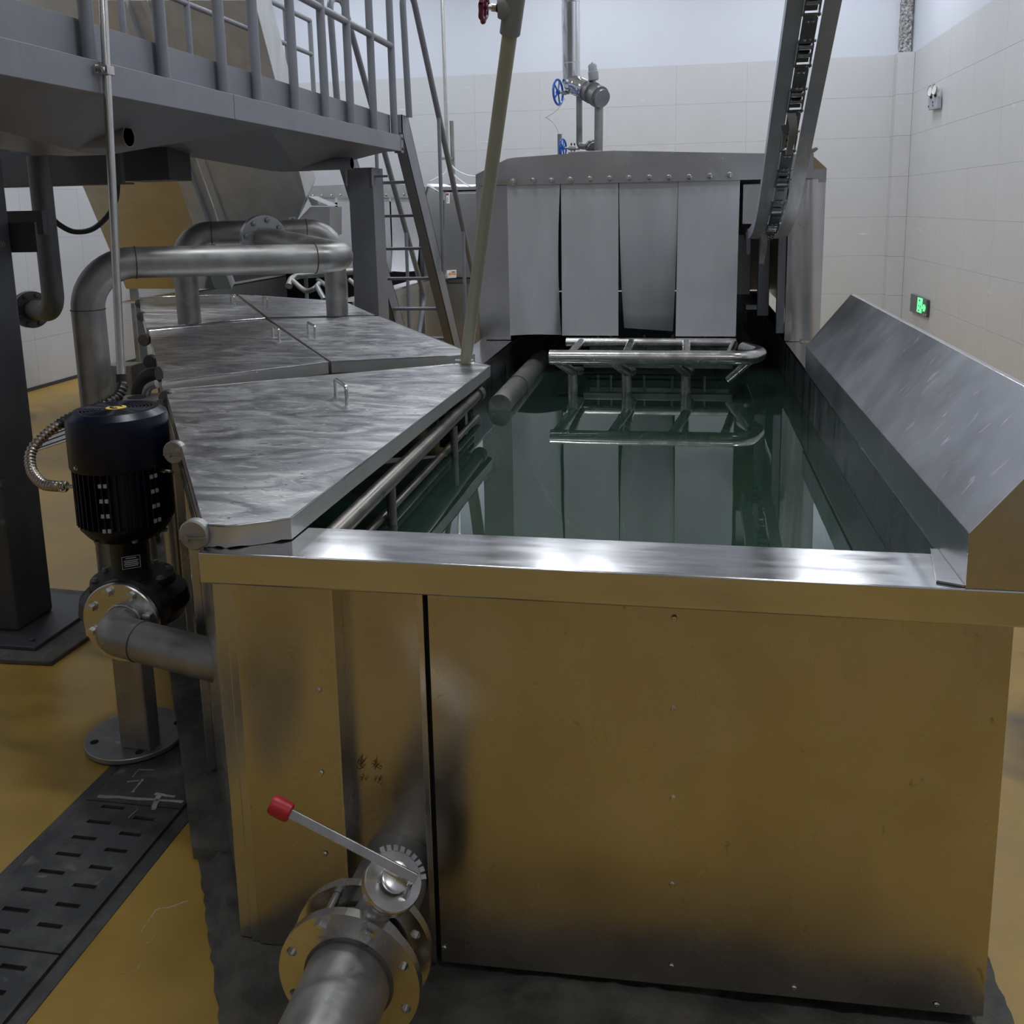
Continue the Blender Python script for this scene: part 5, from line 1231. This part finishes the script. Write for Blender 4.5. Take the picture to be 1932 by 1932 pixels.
# ================================================================== FLOOR DRAINS
dc = thing('floor_drain', 'slotted dark metal floor drain running past the pump base', 'drain', (-1.57, 1.7, 0))
DX0, DX1 = -1.715, -1.415
MB().box(DX0 - 0.04, DX0 - 0.006, 0.3, 2.75, 0.0002, 0.003).build('edge_strip', 'drain', dc, 0)
MB().box(DX1 + 0.006, DX1 + 0.045, 0.3, 2.40, 0.0002, 0.003).build('edge_strip', 'drain', dc, 0)
MB().box(DX0 - 0.006, DX1 + 0.006, 0.3, 2.75, 0.0002, 0.0012).build('trough', 'void', dc, 0)
def cover(y0, y1, name, slots=True, ph=0.0):
    m = MB(); za_, zb_ = 0.0014, 0.0085
    mid = (DX0 + DX1) / 2
    for (xa, xb, s0_, s1_, off) in ((DX0, mid, DX0 + 0.062, DX0 + 0.134, 0.0), (mid, DX1, DX1 - 0.115, DX1 - 0.050, 0.034)):
        if not slots: m.box(xa, xb, y0, y1, za_, zb_); continue
        y = y0; k = 0; ys = []
        yy_ = y0 + 0.034 + off + ph
        while yy_ + 0.014 < y1: ys.append(yy_); yy_ += 0.0685
        prev = y0
        for s in ys:
            m.box(xa, xb, prev, s, za_, zb_); m.box(xa, s0_, s, s + 0.014, za_, zb_); m.box(s1_, xb, s, s + 0.014, za_, zb_); prev = s + 0.014
        m.box(xa, xb, prev, y1, za_, zb_)
    m.build(name, 'drain', dc, 0)
cover(0.60, 1.15, 'drain_cover'); cover(1.156, 1.690, 'drain_cover'); cover(1.696, 2.235, 'drain_cover')
cover(2.240, 2.74, 'drain_cover', False)
# paint scratches on the last cover
m = MB(); rn = random.Random(11)
for (a_, b_, w_) in (((185, 1502), (345, 1513), 0.012), ((300, 1500), (290, 1528), 0.018), ((292, 1498), (330, 1503), 0.010), ((240, 1475), (262, 1473), 0.008), ((270, 1470), (250, 1495), 0.008), ((262, 1452), (290, 1453), 0.005), ((262, 1452), (250, 1466), 0.004), ((260, 1527), (242, 1543), 0.004)):
    p, q = Q(*a_, Z=0.009), Q(*b_, Z=0.009); d = (q - p); s_ = Vector((-d.y, d.x, 0)).normalized() * w_ / 2; P = []
    n = 8
    for k in range(n + 1): P.append(p + d * k / n + s_ * rn.uniform(0.5, 1.3))
    for k in range(n, -1, -1): P.append(p + d * k / n - s_ * rn.uniform(0.5, 1.3))
    m.prism(P[::-1], (0, 0, 0.0008))
m.build('paint_scratches', 'tape', dc, 0)
fdn_ = thing('far_floor_drain', 'pale slotted drain cover in the yellow floor behind the motor', 'drain', tuple(Q(100, 832, Z=0)))
f0 = [Q(68, 852, Z=0.0), Q(72, 828, Z=0.0), Q(128, 806, Z=0.0), Q(128, 832, Z=0.0)]
MB().prism([p + Vector((0, 0, 0.004)) for p in f0][::-1], (0, 0, -0.0038)).build('cover_plate', 'steel_far', fdn_, 0)
for i in range(3):
    for j in range(7):
        u, v = (j + 0.5) / 7, (i + 0.5) / 3
        p = f0[0].lerp(f0[3], u).lerp(f0[1].lerp(f0[2], u), v); e = (f0[3] - f0[0]).normalized(); n_ = Vector((-e.y, e.x, 0))
        MB().obox(p + Vector((0, 0, 0.0045)), e * 0.045, n_ * 0.010, Vector((0, 0, 0.0006))).build('slot', 'void', fdn_, 0)

# pale scuffs in the floor paint beside the drain
fl_ = bpy.data.objects['floor']
for pts, w_ in (([(355, 1700), (335, 1706), (320, 1713), (298, 1716), (285, 1730), (278, 1745)], 0.004), ([(275, 1745), (268, 1758), (262, 1762)], 0.003),
                ([(292, 1765), (285, 1776), (272, 1781)], 0.0025), ([(268, 1812), (258, 1830), (240, 1834), (226, 1832)], 0.002)):
    P = resample(smooth_path([Q(x, y, Z=0.0006) for x, y in pts], 5), 0.008)
    MB().tube([p + Vector((rn.uniform(-.002, .002), rn.uniform(-.002, .002), 0)) for p in P], [w_ * rn.uniform(0.3, 1.2) * 0.5 for _ in P], 5).build('scuff_mark', 'scuff', fl_)
